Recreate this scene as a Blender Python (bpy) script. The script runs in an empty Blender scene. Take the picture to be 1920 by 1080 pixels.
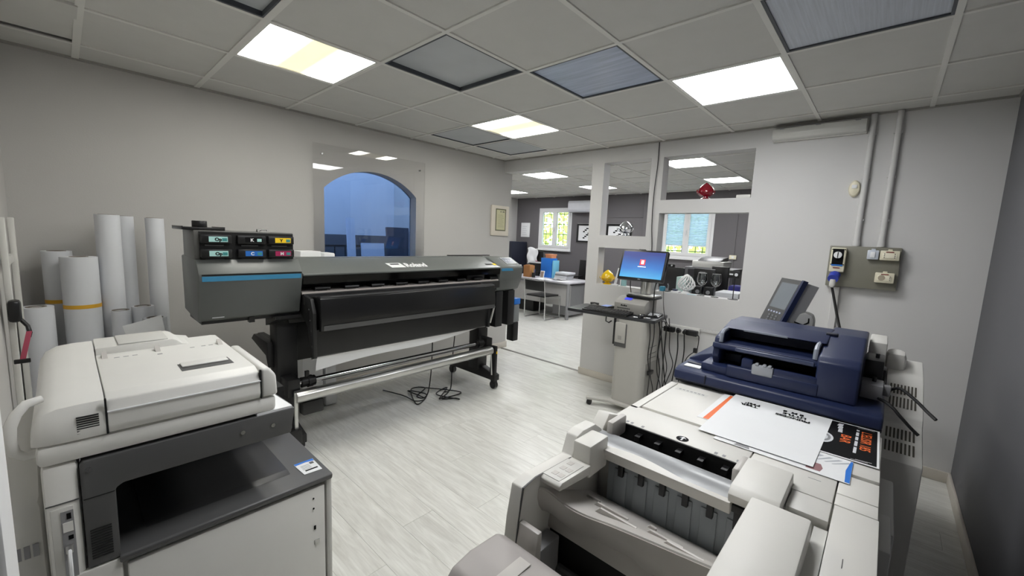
import bpy, bmesh, math, random
from mathutils import Vector, Matrix
random.seed(7)
sc = bpy.context.scene
COL = sc.collection
# ---------------------------------------------------------------- camera
def cam_rot(y, p, r):
    f = Vector((math.sin(y)*math.cos(p), math.cos(y)*math.cos(p), -math.sin(p)))
    rt = Vector((math.cos(y), -math.sin(y), 0)); up = rt.cross(f)
    c, s = math.cos(r), math.sin(r)
    a = c*rt + s*up; b = -s*rt + c*up
    return Matrix((a, b, -f)).transposed()
cam = bpy.data.cameras.new('camera'); co = bpy.data.objects.new('camera', cam); COL.objects.link(co)
cam.sensor_width = 36; cam.lens = 768.72/1920*36; cam.clip_start = .02; cam.clip_end = 200
co.matrix_world = Matrix.Translation((0, 0, 1.53)) @ cam_rot(-.7390, .1241, .0429).to_4x4()
sc.camera = co
# ---------------------------------------------------------------- world and exposure
w = bpy.data.worlds.new('sky'); sc.world = w; w.use_nodes = True
bg = w.node_tree.nodes['Background']; bg.inputs[0].default_value = (.72, .86, 1, 1); bg.inputs[1].default_value = 7.5
sc.view_settings.view_transform = 'Standard'; sc.view_settings.look = 'None'
sc.view_settings.exposure = 0.2; sc.view_settings.gamma = 1
PANEL = 17.5      # radiance of the lit ceiling panels
# ---------------------------------------------------------------- materials
def lin(c):
    o = []
    for v in c:
        v = v/255.0
        o.append(v/12.92 if v <= .04045 else ((v+.055)/1.055)**2.4)
    return (*o, 1)
MATS = {}
def mat(name, col, rough=.5, metal=0, var=.06, scale=12, bump=0, bscale=200, spec=.5, coat=0, emit=0, stretch=None):
    if name in MATS: return MATS[name]
    m = bpy.data.materials.new(name); m.use_nodes = True; nt = m.node_tree; N = nt.nodes; L = nt.links
    b = N['Principled BSDF']; b.inputs['Roughness'].default_value = rough; b.inputs['Metallic'].default_value = metal
    b.inputs['Specular IOR Level'].default_value = spec; b.inputs['Coat Weight'].default_value = coat
    c = lin(col)
    tc = N.new('ShaderNodeTexCoord'); mp = N.new('ShaderNodeMapping'); L.new(tc.outputs['Object'], mp.inputs[0])
    if stretch: mp.inputs['Scale'].default_value = stretch
    nz = N.new('ShaderNodeTexNoise'); nz.inputs['Scale'].default_value = scale; nz.inputs['Detail'].default_value = 4
    L.new(mp.outputs[0], nz.inputs['Vector'])
    rp = N.new('ShaderNodeMix'); rp.data_type = 'RGBA'
    rp.inputs[6].default_value = tuple(x*(1-var) for x in c[:3])+(1,); rp.inputs[7].default_value = tuple(min(1, x*(1+var)) for x in c[:3])+(1,)
    L.new(nz.outputs['Fac'], rp.inputs[0]); L.new(rp.outputs[2], b.inputs['Base Color'])
    if bump:
        n2 = N.new('ShaderNodeTexNoise'); n2.inputs['Scale'].default_value = bscale; n2.inputs['Detail'].default_value = 3
        L.new(mp.outputs[0], n2.inputs['Vector'])
        bm = N.new('ShaderNodeBump'); bm.inputs['Strength'].default_value = bump; bm.inputs['Distance'].default_value = .002
        L.new(n2.outputs['Fac'], bm.inputs['Height']); L.new(bm.outputs[0], b.inputs['Normal'])
    if emit:
        L.new(rp.outputs[2], b.inputs['Emission Color']); b.inputs['Emission Strength'].default_value = emit
    MATS[name] = m; return m
def glassmat(name, tint=(1, 1, 1), refl=1.0, rough=0.0):
    m = bpy.data.materials.new(name); m.use_nodes = True; nt = m.node_tree; N = nt.nodes; L = nt.links
    N.remove(N['Principled BSDF']); out = N['Material Output']
    t = N.new('ShaderNodeBsdfTransparent'); t.inputs[0].default_value = (*tint, 1)
    g = N.new('ShaderNodeBsdfGlossy'); g.inputs['Roughness'].default_value = rough
    fr = N.new('ShaderNodeFresnel'); fr.inputs[0].default_value = 1.45
    ml = N.new('ShaderNodeMath'); ml.operation = 'MULTIPLY'; ml.inputs[1].default_value = refl; L.new(fr.outputs[0], ml.inputs[0])
    mx = N.new('ShaderNodeMixShader'); L.new(ml.outputs[0], mx.inputs[0]); L.new(t.outputs[0], mx.inputs[1]); L.new(g.outputs[0], mx.inputs[2])
    L.new(mx.outputs[0], out.inputs[0]); MATS[name] = m; return m
def panelmat(name, bands, strength):
    """lit luminaire diffuser: bands = None for even light, 'y' for two tubes lying along x near both y ends"""
    m = bpy.data.materials.new(name); m.use_nodes = True; nt = m.node_tree; N = nt.nodes; L = nt.links
    b = N['Principled BSDF']; b.inputs['Base Color'].default_value = (.8, .8, .78, 1); b.inputs['Roughness'].default_value = .4
    b.inputs['Emission Strength'].default_value = strength; b.inputs['Emission Color'].default_value = (.975, .985, 1, 1)
    if bands:
        tc = N.new('ShaderNodeTexCoord'); sp = N.new('ShaderNodeSeparateXYZ'); L.new(tc.outputs['Generated'], sp.inputs[0])
        cr = N.new('ShaderNodeValToRGB'); e = cr.color_ramp.elements
        e[0].position = 0; e[0].color = (1, .99, .95, 1); e[1].position = 1; e[1].color = (1, .99, .95, 1)
        for p, c in ((.25, (1, .98, .9, 1)), (.31, (.085, .080, .062, 1)), (.39, (.032, .0285, .0165, 1)), (.61, (.032, .0285, .0165, 1)), (.69, (.085, .080, .062, 1)), (.75, (1, .98, .9, 1))):
            k = e.new(p); k.color = c
        L.new(sp.outputs['Y'], cr.inputs[0]); L.new(cr.outputs[0], b.inputs['Emission Color'])
    MATS[name] = m; return m
def floormat():
    m = bpy.data.materials.new('pale_laminate'); m.use_nodes = True; nt = m.node_tree; N = nt.nodes; L = nt.links
    b = N['Principled BSDF']
    g = N.new('ShaderNodeNewGeometry'); oi = N.new('ShaderNodeObjectInfo')
    sc_ = N.new('ShaderNodeVectorMath'); sc_.operation = 'SCALE'; L.new(oi.outputs['Random'], sc_.inputs['Scale']); sc_.inputs[0].default_value = (37, 53, 11)
    ad = N.new('ShaderNodeVectorMath'); ad.operation = 'ADD'; L.new(g.outputs['Position'], ad.inputs[0]); L.new(sc_.outputs[0], ad.inputs[1])
    mp = N.new('ShaderNodeMapping'); mp.inputs['Scale'].default_value = (1.6, 11, 1); L.new(ad.outputs[0], mp.inputs[0])
    n1 = N.new('ShaderNodeTexNoise'); n1.inputs['Scale'].default_value = 2.2; n1.inputs['Detail'].default_value = 7; n1.inputs['Distortion'].default_value = 1.2
    L.new(mp.outputs[0], n1.inputs['Vector'])
    mp2 = N.new('ShaderNodeMapping'); mp2.inputs['Scale'].default_value = (4, 60, 1); L.new(ad.outputs[0], mp2.inputs[0])
    n2 = N.new('ShaderNodeTexNoise'); n2.inputs['Scale'].default_value = 2; n2.inputs['Detail'].default_value = 5; L.new(mp2.outputs[0], n2.inputs['Vector'])
    cr = N.new('ShaderNodeValToRGB'); e = cr.color_ramp.elements
    e[0].position = .3; e[0].color = lin((205, 204, 198)); e[1].position = .66; e[1].color = lin((226, 226, 221))
    L.new(n1.outputs['Fac'], cr.inputs[0])
    c2 = N.new('ShaderNodeValToRGB'); e = c2.color_ramp.elements
    e[0].position = .3; e[0].color = (.80, .79, .78, 1); e[1].position = .55; e[1].color = (1, 1, 1, 1); L.new(n2.outputs['Fac'], c2.inputs[0])
    mx = N.new('ShaderNodeMix'); mx.data_type = 'RGBA'; mx.blend_type = 'MULTIPLY'; mx.inputs[0].default_value = .45
    L.new(cr.outputs[0], mx.inputs[6]); L.new(c2.outputs[0], mx.inputs[7])
    hs = N.new('ShaderNodeHueSaturation'); L.new(mx.outputs[2], hs.inputs['Color'])
    mr = N.new('ShaderNodeMapRange'); mr.inputs[3].default_value = .97; mr.inputs[4].default_value = 1.02; L.new(oi.outputs['Random'], mr.inputs[0]); L.new(mr.outputs[0], hs.inputs['Value'])
    L.new(hs.outputs[0], b.inputs['Base Color']); b.inputs['Roughness'].default_value = .3; b.inputs['Specular IOR Level'].default_value = .45
    bu = N.new('ShaderNodeBump'); bu.inputs['Strength'].default_value = .12; bu.inputs['Distance'].default_value = .002; L.new(n2.outputs['Fac'], bu.inputs['Height']); L.new(bu.outputs[0], b.inputs['Normal'])
    return m
def translucent(name, col, mixf=.5):
    m = bpy.data.materials.new(name); m.use_nodes = True; nt = m.node_tree; N = nt.nodes; L = nt.links
    N.remove(N['Principled BSDF']); d = N.new('ShaderNodeBsdfDiffuse'); t = N.new('ShaderNodeBsdfTranslucent'); mx = N.new('ShaderNodeMixShader')
    nz = N.new('ShaderNodeTexNoise'); nz.inputs['Scale'].default_value = 8
    mc = N.new('ShaderNodeMix'); mc.data_type = 'RGBA'; c = lin(col); mc.inputs[6].default_value = tuple(x*.7 for x in c[:3])+(1,); mc.inputs[7].default_value = c
    L.new(nz.outputs['Fac'], mc.inputs[0]); L.new(mc.outputs[2], d.inputs[0]); L.new(mc.outputs[2], t.inputs[0])
    mx.inputs[0].default_value = mixf; L.new(d.outputs[0], mx.inputs[1]); L.new(t.outputs[0], mx.inputs[2]); L.new(mx.outputs[0], N['Material Output'].inputs[0]); MATS[name] = m; return m
WALL = mat('off_white_wall_paint', (192, 190, 187), .75, bump=.25, bscale=120, var=.025, scale=3)
PART = mat('white_partition_paint', (208, 207, 206), .7, bump=.15, bscale=90, var=.02, scale=3)
DGREY = mat('dark_grey_wall_paint', (100, 100, 104), .75, bump=.25, bscale=120, var=.04, scale=4)
OFFG = mat('office_grey_wall_paint', (104, 101, 103), .75, bump=.15, bscale=100, var=.03, scale=3)
TILE = mat('mineral_ceiling_tile', (206, 205, 201), .85, var=.04, scale=5, bump=.3, bscale=260)
BAR = mat('white_grid_bar', (222, 221, 216), .5, var=.03)
PLANK = floormat()
TRIM = mat('pale_baseboard', (206, 200, 190), .55, var=.08, scale=9)
WPL = mat('warm_white_plastic', (226, 225, 220), .42, var=.03, bump=.05, bscale=500)
WPL2 = mat('greyed_white_plastic', (204, 203, 198), .45, var=.04, bump=.05, bscale=500)
PRESSW = mat('cream_press_plastic', (216, 214, 208), .42, var=.035, bump=.05, bscale=500)
TRAYG = mat('taupe_tray_plastic', (192, 188, 183), .42, var=.04)
DKPL = mat('dark_grey_plastic', (82, 82, 82), .42, var=.05)
CHAR = mat('charcoal_housing', (94, 97, 95), .38, var=.04, bump=.05, bscale=600)
BLK = mat('black_plastic', (20, 20, 21), .35, var=.2)
BLKM = mat('matt_black_metal', (24, 24, 25), .5, var=.15)
BLKG = mat('glossy_black_panel', (15, 15, 16), .28, var=.2)
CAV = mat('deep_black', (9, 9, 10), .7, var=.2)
NAVY = mat('navy_blue_plastic', (34, 44, 78), .4, var=.06, bump=.05, bscale=500)
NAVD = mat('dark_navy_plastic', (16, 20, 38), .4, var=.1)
CHR = mat('chromed_steel', (205, 205, 205), .18, metal=1, var=.04)
ALU = mat('brushed_aluminium', (205, 205, 203), .32, metal=1, var=.05)
STEEL = mat('grey_painted_steel', (140, 140, 142), .45, var=.05)
PAPER = mat('white_paper', (232, 233, 234), .7, var=.02)
PAPERG = mat('cool_white_paper', (214, 216, 220), .65, var=.03, scale=4)
BLUE = mat('sky_blue_trim', (80, 160, 205), .25, metal=.5, var=.05)
SKY = mat('blue_plastic', (40, 120, 215), .4, var=.05)
YEL = mat('yellow_label', (245, 205, 30), .5, var=.04)
YTAPE = mat('amber_tape', (222, 170, 50), .4, var=.06)
MAG = mat('magenta_label', (165, 25, 85), .5, var=.04)
CYA = mat('cyan_label', (30, 110, 200), .5, var=.04)
MINT = mat('pale_mint_label', (180, 225, 222), .5, var=.03)
TEAL = mat('teal_label', (60, 140, 140), .5, var=.05)
ORNG = mat('orange_print', (236, 112, 48), .5, var=.04)
INK = mat('black_ink', (12, 12, 14), .7, var=.1, spec=.15)
CABLE = mat('black_cable_rubber', (18, 18, 19), .5, var=.1)
CREAM = mat('cream_bakelite', (226, 220, 196), .45, var=.04)
OLIVE = mat('olive_grey_panel', (128, 126, 114), .5, var=.06, scale=20)
WOODC = mat('cardboard_brown', (168, 118, 72), .75, var=.1)
GLASS = glassmat('clear_glass'); GLASSB = glassmat('daylight_blue_pane', (.54, .64, .80), .6)
ACRYL = glassmat('clear_acrylic', (1, 1, 1), .8); SMOKE = glassmat('smoked_cover', (.16, .16, .17), 1.0, .05)
# ---------------------------------------------------------------- mesh builder
ORG = {}
def link(o): COL.objects.link(o); return o
def tag(o, label=None, cat=None, group=None, kind=None):
    if label: o['label'] = label
    if cat: o['category'] = cat
    if group: o['group'] = group
    if kind: o['kind'] = kind
    return o
def thing(name, label, cat, loc, group=None):
    o = bpy.data.objects.new(name, None); link(o); o.location = loc; o.empty_display_size = .05
    ORG[o] = Vector(loc); return tag(o, label, cat, group)
class B:
    def __init__(s): s.bm = bmesh.new()
    def add(s, verts, faces):
        vs = [s.bm.verts.new(v) for v in verts]
        for f in faces:
            try: s.bm.faces.new([vs[i] for i in f])
            except ValueError: pass
        return s
    def merge(s, t, M=None):
        if M is not None: bmesh.ops.transform(t, matrix=M, verts=t.verts)
        me = bpy.data.meshes.new('tmp'); t.to_mesh(me); t.free(); s.bm.from_mesh(me); bpy.data.meshes.remove(me); return s
    def box(s, x0, x1, y0, y1, z0, z1, bev=0, seg=2, M=None):
        t = bmesh.new(); bmesh.ops.create_cube(t, size=1)
        for v in t.verts: v.co = Vector(((x0+x1)/2+v.co.x*(x1-x0), (y0+y1)/2+v.co.y*(y1-y0), (z0+z1)/2+v.co.z*(z1-z0)))
        if bev: bmesh.ops.bevel(t, geom=list(t.edges), offset=bev, segments=seg, profile=.5, affect='EDGES', clamp_overlap=True)
        return s.merge(t, M)
    def prism(s, axis, pts, a, b, bev=0, seg=2, M=None):
        def P(u, v, k): return {'x': (k, u, v), 'y': (u, k, v), 'z': (u, v, k)}[axis]
        t = bmesh.new(); n = len(pts)
        va = [t.verts.new(P(u, v, a)) for u, v in pts]; vb = [t.verts.new(P(u, v, b)) for u, v in pts]
        t.faces.new(va); t.faces.new(vb[::-1])
        for i in range(n): t.faces.new((va[i], vb[i], vb[(i+1) % n], va[(i+1) % n]))
        bmesh.ops.recalc_face_normals(t, faces=t.faces)
        if bev: bmesh.ops.bevel(t, geom=list(t.edges), offset=bev, segments=seg, profile=.5, affect='EDGES', clamp_overlap=True)
        return s.merge(t, M)
    def tube(s, path, r, n=8):
        pts = [Vector(p) for p in path]; rings = []
        prev = None
        for i, p in enumerate(pts):
            d = (pts[min(i+1, len(pts)-1)]-pts[max(i-1, 0)]).normalized()
            if prev is None:
                a = Vector((0, 0, 1)) if abs(d.z) < .9 else Vector((1, 0, 0)); u = d.cross(a).normalized()
            else: u = (prev-d*prev.dot(d)).normalized()
            prev = u; v = d.cross(u)
            rr = r[i] if isinstance(r, (list, tuple)) else r
            rings.append([s.bm.verts.new(p+rr*(math.cos(k*2*math.pi/n)*u+math.sin(k*2*math.pi/n)*v)) for k in range(n)])
        for i in range(len(rings)-1):
            for k in range(n): s.bm.faces.new((rings[i][k], rings[i][(k+1) % n], rings[i+1][(k+1) % n], rings[i+1][k]))
        s.bm.faces.new(rings[0][::-1]); s.bm.faces.new(rings[-1]); return s
    def cyl(s, p0, p1, r, n=20): return s.tube([p0, p1], r, n)
    def lathe(s, c, prof, n=24, sx=1, sy=1):
        rings = []
        for r, z in prof: rings.append([s.bm.verts.new((c[0]+sx*r*math.cos(k*2*math.pi/n), c[1]+sy*r*math.sin(k*2*math.pi/n), c[2]+z)) for k in range(n)])
        for i in range(len(rings)-1):
            for k in range(n): s.bm.faces.new((rings[i][k], rings[i][(k+1) % n], rings[i+1][(k+1) % n], rings[i+1][k]))
        s.bm.faces.new(rings[0][::-1]); s.bm.faces.new(rings[-1]); return s
    def sheet(s, fn, nu, nv, th=0):
        g = [[Vector(fn(i/nu, j/nv)) for j in range(nv+1)] for i in range(nu+1)]
        t = bmesh.new(); V = [[t.verts.new(p) for p in row] for row in g]
        for i in range(nu):
            for j in range(nv): t.faces.new((V[i][j], V[i+1][j], V[i+1][j+1], V[i][j+1]))
        if th: bmesh.ops.recalc_face_normals(t, faces=t.faces); bmesh.ops.solidify(t, geom=list(t.faces), thickness=th)
        return s.merge(t)
    def loft(s, rings):
        V = [[s.bm.verts.new(p) for p in r] for r in rings]; n = len(V[0])
        for a, b in zip(V, V[1:]):
            for i in range(n): s.bm.faces.new((a[i], a[(i+1) % n], b[(i+1) % n], b[i]))
        s.bm.faces.new(V[0][::-1]); s.bm.faces.new(V[-1]); return s
    def xf(s, M): bmesh.ops.transform(s.bm, matrix=M, verts=s.bm.verts); return s
    def build(s, name, m, parent=None, smooth=35, label=None, recalc=True):
        if recalc: bmesh.ops.recalc_face_normals(s.bm, faces=s.bm.faces)
        if parent is None:
            vs = [v.co for v in s.bm.verts]; lo = Vector([min(v[i] for v in vs) for i in range(3)]); hi = Vector([max(v[i] for v in vs) for i in range(3)])
            org = Vector(((lo.x+hi.x)/2, (lo.y+hi.y)/2, lo.z))
        else: org = ORG[parent]
        bmesh.ops.translate(s.bm, vec=-org, verts=s.bm.verts)
        me = bpy.data.meshes.new(name); s.bm.to_mesh(me); s.bm.free(); me.materials.append(m)
        if smooth: me.shade_smooth(); me.set_sharp_from_angle(angle=math.radians(smooth))
        o = bpy.data.objects.new(name, me); link(o); ORG[o] = org
        if parent is None: o.location = org
        else: o.parent = parent
        if label: o['label'] = label
        return o
def struct(name, b, m, **k): return tag(b.build(name, m, **k), kind='structure')
def bx(name, m, parent, *a, bev=0, label=None, seg=2): return B().box(*a, bev=bev, seg=seg).build(name, m, parent, label=label)
TEXTS = []
def text(body, size, org, ux, uy, m, parent, name='lettering', align='LEFT', bold=0.0, sx=1.0):
    c = bpy.data.curves.new('t', 'FONT'); c.body = body; c.size = size; c.align_x = align; c.resolution_u = 3; c.offset = bold
    o = bpy.data.objects.new('t', c); link(o); TEXTS.append((o, Vector(org), Vector(ux).normalized()*sx, Vector(uy).normalized(), m, parent, name))
def flush_text():
    dg = bpy.context.evaluated_depsgraph_get()
    for o, org, ux, uy, m, parent, name in TEXTS:
        me = bpy.data.meshes.new_from_object(o.evaluated_get(dg)); n = ux.cross(uy).normalized()
        for v in me.vertices: v.co = org-ORG[parent]+ux*v.co.x+uy*v.co.y
        me.materials.clear(); me.materials.append(m); me.name = name
        t = bpy.data.objects.new(name, me); link(t); t.parent = parent
        c = o.data; bpy.data.objects.remove(o); bpy.data.curves.remove(c)
def tris(o): return sum(len(p.vertices)-2 for p in o.data.polygons)
def quad_plate(pts, n, th):
    """thin plate through coplanar pts, thickened along n"""
    n = Vector(n).normalized(); a = [Vector(p) for p in pts]; k = len(a); b = [p+n*th for p in a]
    return B().add(a+b, [tuple(range(k)), tuple(range(2*k-1, k-1, -1))]+[(i, (i+1) % k, k+(i+1) % k, k+i) for i in range(k)])
# ---------------------------------------------------------------- room shell
def holed(axis, k0, k1, u0, u1, z0, z1, holes):
    us = sorted({u0, u1, *[h[0] for h in holes], *[h[1] for h in holes]}); zs = sorted({z0, z1, *[h[2] for h in holes], *[h[3] for h in holes]})
    b = B()
    for i in range(len(us)-1):
        run = None
        for j in range(len(zs)-1):
            cu, cz = (us[i]+us[i+1])/2, (zs[j]+zs[j+1])/2
            solid = not any(h[0] < cu < h[1] and h[2] < cz < h[3] for h in holes)
            if solid: run = [run[0] if run else zs[j], zs[j+1]]
            if (not solid or j == len(zs)-2) and run:
                if axis == 'y': b.box(us[i], us[i+1], k0, k1, run[0], run[1])
                else: b.box(k0, k1, us[i], us[i+1], run[0], run[1])
                run = None
    bmesh.ops.remove_doubles(b.bm, verts=b.bm.verts, dist=1e-5)
    return b
TOP = 2.62
XL, XR, YB = -3.82, .47, 3.95
# floors: slab plus planks
fl = struct('floor', B().box(-7.3, .9, -2.3, 8.15, -.12, -.012), mat('screed', (150, 148, 140), .8))
me = bpy.data.meshes.new('plank'); t = bmesh.new(); bmesh.ops.create_cube(t, size=1); t.to_mesh(me); t.free(); me.materials.append(PLANK)
JOINT = {0: -1.55, 4: -1.865, 8: -2.04, -3: -2.33, -4: -1.55}
def planks(x0, x1, y0, y1, base, jw, gap=.0011):
    k = math.floor((y0-base)/jw)
    while base+k*jw < y1:
        a, b = max(y0, base+k*jw), min(y1, base+(k+1)*jw)
        off = JOINT.get(k, random.uniform(-2.4, -1.2)) if base == 1.49 else random.uniform(-4, -2.8)
        xs = [x0]+[x for x in (off+1.21*n for n in range(-5, 5)) if x0+.05 < x < x1-.05]+[x1]
        for p, q in zip(xs, xs[1:]):
            o = bpy.data.objects.new('plank', me); link(o); o.parent = fl
            o.scale = (q-p-gap, b-a-gap, .012)
            o.location = Vector(((p+q)/2, (a+b)/2, -.006+random.uniform(-.0003, .0003)))-ORG[fl]
        k += 1
planks(XL, XR, -.25, 4.0, 1.49, .19)
planks(-6.3, -1.2, 4.0, 7.95, 4.02, .19)
struct('trim_1', B().box(XL, -2.49, 3.985, 4.025, -.003, .004, bev=.002), mat('threshold_metal', (120, 118, 112), .4, metal=.7)).name = 'trim_1'
# walls
b = B(); b.box(-3.95, XL, -.41, 1.62, 0, TOP).box(-3.95, XL, 2.60, 4.10, 0, TOP).box(-3.95, XL, 1.62, 2.60, 0, .9)
arc = [(1.62, 1.90)]
for i in range(1, 24):
    a = math.radians(90+44.4-88.8*i/24); arc.append((2.11+.70*math.cos(a), 1.40+.70*math.sin(a)))
arc.append((2.60, 1.90))
b.prism('x', arc+[(2.60, TOP), (1.62, TOP)], -3.95, XL)
struct('wall_left', b, WALL)
struct('wall_back', holed('y', YB, 4.08, XL, XR+.13, 0, TOP, [(XL, -2.49, 0, 2.355), (-2.345, -1.823, 1.59, 2.35), (-1.70, -.92, 1.945, 2.35), (-2.345, -1.823, 1.06, 1.457), (-1.70, -.92, 1.06, 1.82)]), PART)
struct('wall_right', B().box(XR, XR+.13, -2.3, YB, 0, TOP), DGREY)
struct('wall_front', holed('y', -.41, -.21, -3.95, XR, 0, TOP, [(-.95, XR, 0, 2.2)]), WALL)
struct('trim_2', B().box(-1.02, -.90, -.43, -.085, 0, 2.24, bev=.006), mat('white_door_jamb', (236, 236, 236), .5))
struct('wall_corridor', B().box(-1.6, XR+.13, -2.3, -2.2, 0, TOP).box(-1.6, -1.5, -2.2, -.41, 0, TOP), WALL)
struct('wall_office_front', B().box(-7.3, -3.95, 3.97, 4.10, 0, TOP), WALL)
struct('wall_office_left', B().box(-7.3, -7.17, 4.10, 7.95, 0, TOP), WALL)
struct('wall_office_right', B().box(.7, .83, 4.08, 7.95, 0, TOP).box(.6, .83, 3.95, 4.08, 0, TOP), OFFG)
W1 = (-6.43, -5.47, 1.27, 2.25); W2 = (-3.345, -2.385, 1.27, 2.25)
struct('wall_office_back', holed('y', 7.95, 8.15, -7.3, .83, 0, TOP, [W1, W2]), OFFG)
struct('baseboard_back', B().box(-2.50, XR, 3.935, 3.951, 0, .075, bev=.004).box(-2.505, -2.489, 3.94, 4.08, 0, .075, bev=.004), TRIM)
struct('baseboard_right', B().box(XR-.015, XR, -.2, 3.935, 0, .08, bev=.004), TRIM)
struct('baseboard_left', B().box(XL-.001, XL+.015, -.2, 4.11, 0, .08, bev=.004).box(-3.95, XL+.015, 4.099, 4.115, 0, .08, bev=.004), TRIM)
struct('baseboard_office', B().box(-7.16, .69, 7.93, 7.951, 0, .09, bev=.004), mat('office_skirting', (120, 118, 118), .6))
# ceiling: slab, tiles, grid bars
ce = struct('ceiling', B().box(-7.3, .9, 3.95, 8.15, TOP, TOP+.15).box(-3.95, .9, -2.3, 3.95, TOP, TOP+.15), mat('ceiling_void_slab', (70, 70, 70), .9))
tm = bpy.data.meshes.new('ceiling_tile'); t = bmesh.new(); bmesh.ops.create_cube(t, size=1); bmesh.ops.bevel(t, geom=list(t.edges), offset=.006, segments=1, affect='EDGES'); t.to_mesh(tm); t.free(); tm.materials.append(TILE)
def tile(x0, x1, y0, y1, dz=0, rot=0, dx=0):
    o = bpy.data.objects.new('ceiling_tile', tm); link(o); o.parent = ce
    o.scale = (x1-x0-.012, y1-y0-.012, .014); o.location = Vector(((x0+x1)/2+dx, (y0+y1)/2, 2.513+dz))-ORG[ce]; o.rotation_euler[1] = rot
def gridbar(x0, x1, y0, y1): B().box(x0, x1, y0, y1, 2.499, 2.506).build('grid_bar', BAR, ce, smooth=0)
GX0, GY0 = -3.507, -.482
xl = [XL]+[GX0+.6*i for i in range(7)]+[XR]; yl = [-.205]+[GY0+.6*j for j in range(1, 8)]+[YB]
LIT = {(1, 2): 'y', (1, 5): 'y', (4, 5): None, (4, 2): None}; OFF = [(2, 3), (3, 4), (2, 1), (5, 4), (0, 5), (0, 6)]
for i in range(-1, 7):
    for j in range(0, 8):
        if (i, j) in LIT or (i, j) in OFF: continue
        if (i, j) == (0, 0): tile(xl[1], xl[2], yl[0], yl[1], -.004, .03, .03)
        else: tile(xl[i+1], xl[i+2], yl[j], yl[j+1])
for x in xl[1:-1]: gridbar(x-.012, x+.012, -.205, YB)
for j, y in enumerate(yl[1:-1]):
    wd = .016 if j in (0, 1) else .011
    for i in range(len(xl)-1):
        gridbar(xl[i]+.012, xl[i+1]-.012, y-wd, y+wd)
struct('trim_3', B().box(XL, XL+.018, -.205, YB, 2.492, 2.506).box(XL+.018, XR, YB-.016, YB, 2.493, 2.506).box(XR-.012, XR, -.2, YB-.016, 2.493, 2.506), mat('edge_angle', (160, 158, 152), .6))
ce2 = struct('ceiling_corridor', B().box(-1.5, XR, -2.2, -.41, 2.5, 2.53), TILE)
P_Y = panelmat('lit_diffuser_two_tubes', 'y', PANEL*1.55); P_E = panelmat('lit_diffuser_even', None, PANEL); P_O = panelmat('lit_office_diffuser', None, PANEL*1.4)
PRISM = mat('unlit_diffuser_prismatic', (214, 220, 232), .3, var=.25, scale=3, bump=.6, bscale=60, stretch=(40, 1, 1))
HAZE = mat('unlit_diffuser_hazy', (176, 188, 210), .2, var=.35, scale=2.5, bump=.3, bscale=30, stretch=(1, 12, 1))
GREYD = mat('unlit_diffuser_grey', (186, 190, 193), .35, var=.12, scale=4)
LL = {(1, 2): 'lit ceiling light panel with yellowish middle above the white copier', (1, 5): 'small looking lit ceiling panel with yellow band near arched window', (4, 2): 'lit ceiling light panel over the finisher above the picture edge', (4, 5): 'evenly bright white ceiling light panel toward the right wall',
      (2, 3): 'unlit grey ceiling light panel just right of the yellowish lit one', (3, 4): 'unlit ceiling panel with bluish hazy sheen in the middle', (2, 1): 'unlit dark-edged ceiling panel cut by top edge left of centre',
      (5, 4): 'unlit ribbed prismatic ceiling panel at top right', (0, 5): 'unlit ceiling panel left of the small yellow lit one', (0, 6): 'unlit ceiling panel in the far left corner above the certificate wall'}
def luminaire(x0, x1, y0, y1, m, label, group, lit=True, rec=.006):
    cx, cy = (x0+x1)/2, (y0+y1)/2
    t = thing('ceiling_light', label, 'ceiling light', (cx, cy, 2.505), group)
    f = B(); a = .012
    f.box(x0+a, x1-a, y0+a, y0+a+.012, 2.5005, 2.56).box(x0+a, x1-a, y1-a-.012, y1-a, 2.5005, 2.56).box(x0+a, x0+a+.012, y0+a+.012, y1-a-.012, 2.5005, 2.56).box(x1-a-.012, x1-a, y0+a+.012, y1-a-.012, 2.5005, 2.56)
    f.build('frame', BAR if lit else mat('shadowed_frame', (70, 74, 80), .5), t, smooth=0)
    B().box(x0+a+.012, x1-a-.012, y0+a+.012, y1-a-.012, 2.5+rec, 2.5+rec+.01).build('diffuser', m, t, smooth=0)
for c, band in LIT.items():
    i, j = c; luminaire(xl[i+1], xl[i+2], yl[j], yl[j+1], P_Y if band else P_E, LL[c], 'lit ceiling panels of the print room')
for c in OFF:
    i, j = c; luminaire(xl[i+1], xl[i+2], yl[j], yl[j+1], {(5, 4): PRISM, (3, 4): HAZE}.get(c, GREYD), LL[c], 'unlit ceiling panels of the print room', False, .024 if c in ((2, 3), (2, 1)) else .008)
# office ceiling
ox = [-7.17, -6.55, -6.0, -5.45, -4.92, -4.39, -3.83, -3.28, -2.73, -2.19, -1.65, -1.1, -.55, 0, .7]; oy = [4.09, 4.4, 4.9, 5.45, 5.98, 6.48, 7.02, 7.5, 7.95]
OL = {(1, 5): 'lit office ceiling panel beside the left wall edge', (5, 2): 'lit office ceiling panel in the middle of the doorway view', (5, 5): 'lit office ceiling panel half hidden behind the partition post',
      (9, 5): 'lit office ceiling panel above the red ornament', (9, 2): 'lit office ceiling panel in the top corner of upper right opening'}
for i in range(len(ox)-1):
    for j in range(len(oy)-1):
        if (i, j) in OL: luminaire(ox[i], ox[i+1], oy[j], oy[j+1], P_O, OL[(i, j)], 'lit ceiling panels of the back office')
        else: tile(ox[i], ox[i+1], oy[j], oy[j+1])
for x in ox[1:-1]: gridbar(x-.011, x+.011, 4.09, 7.95)
for y in oy[1:-1]: gridbar(-7.17, .7, y-.011, y+.011)
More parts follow.
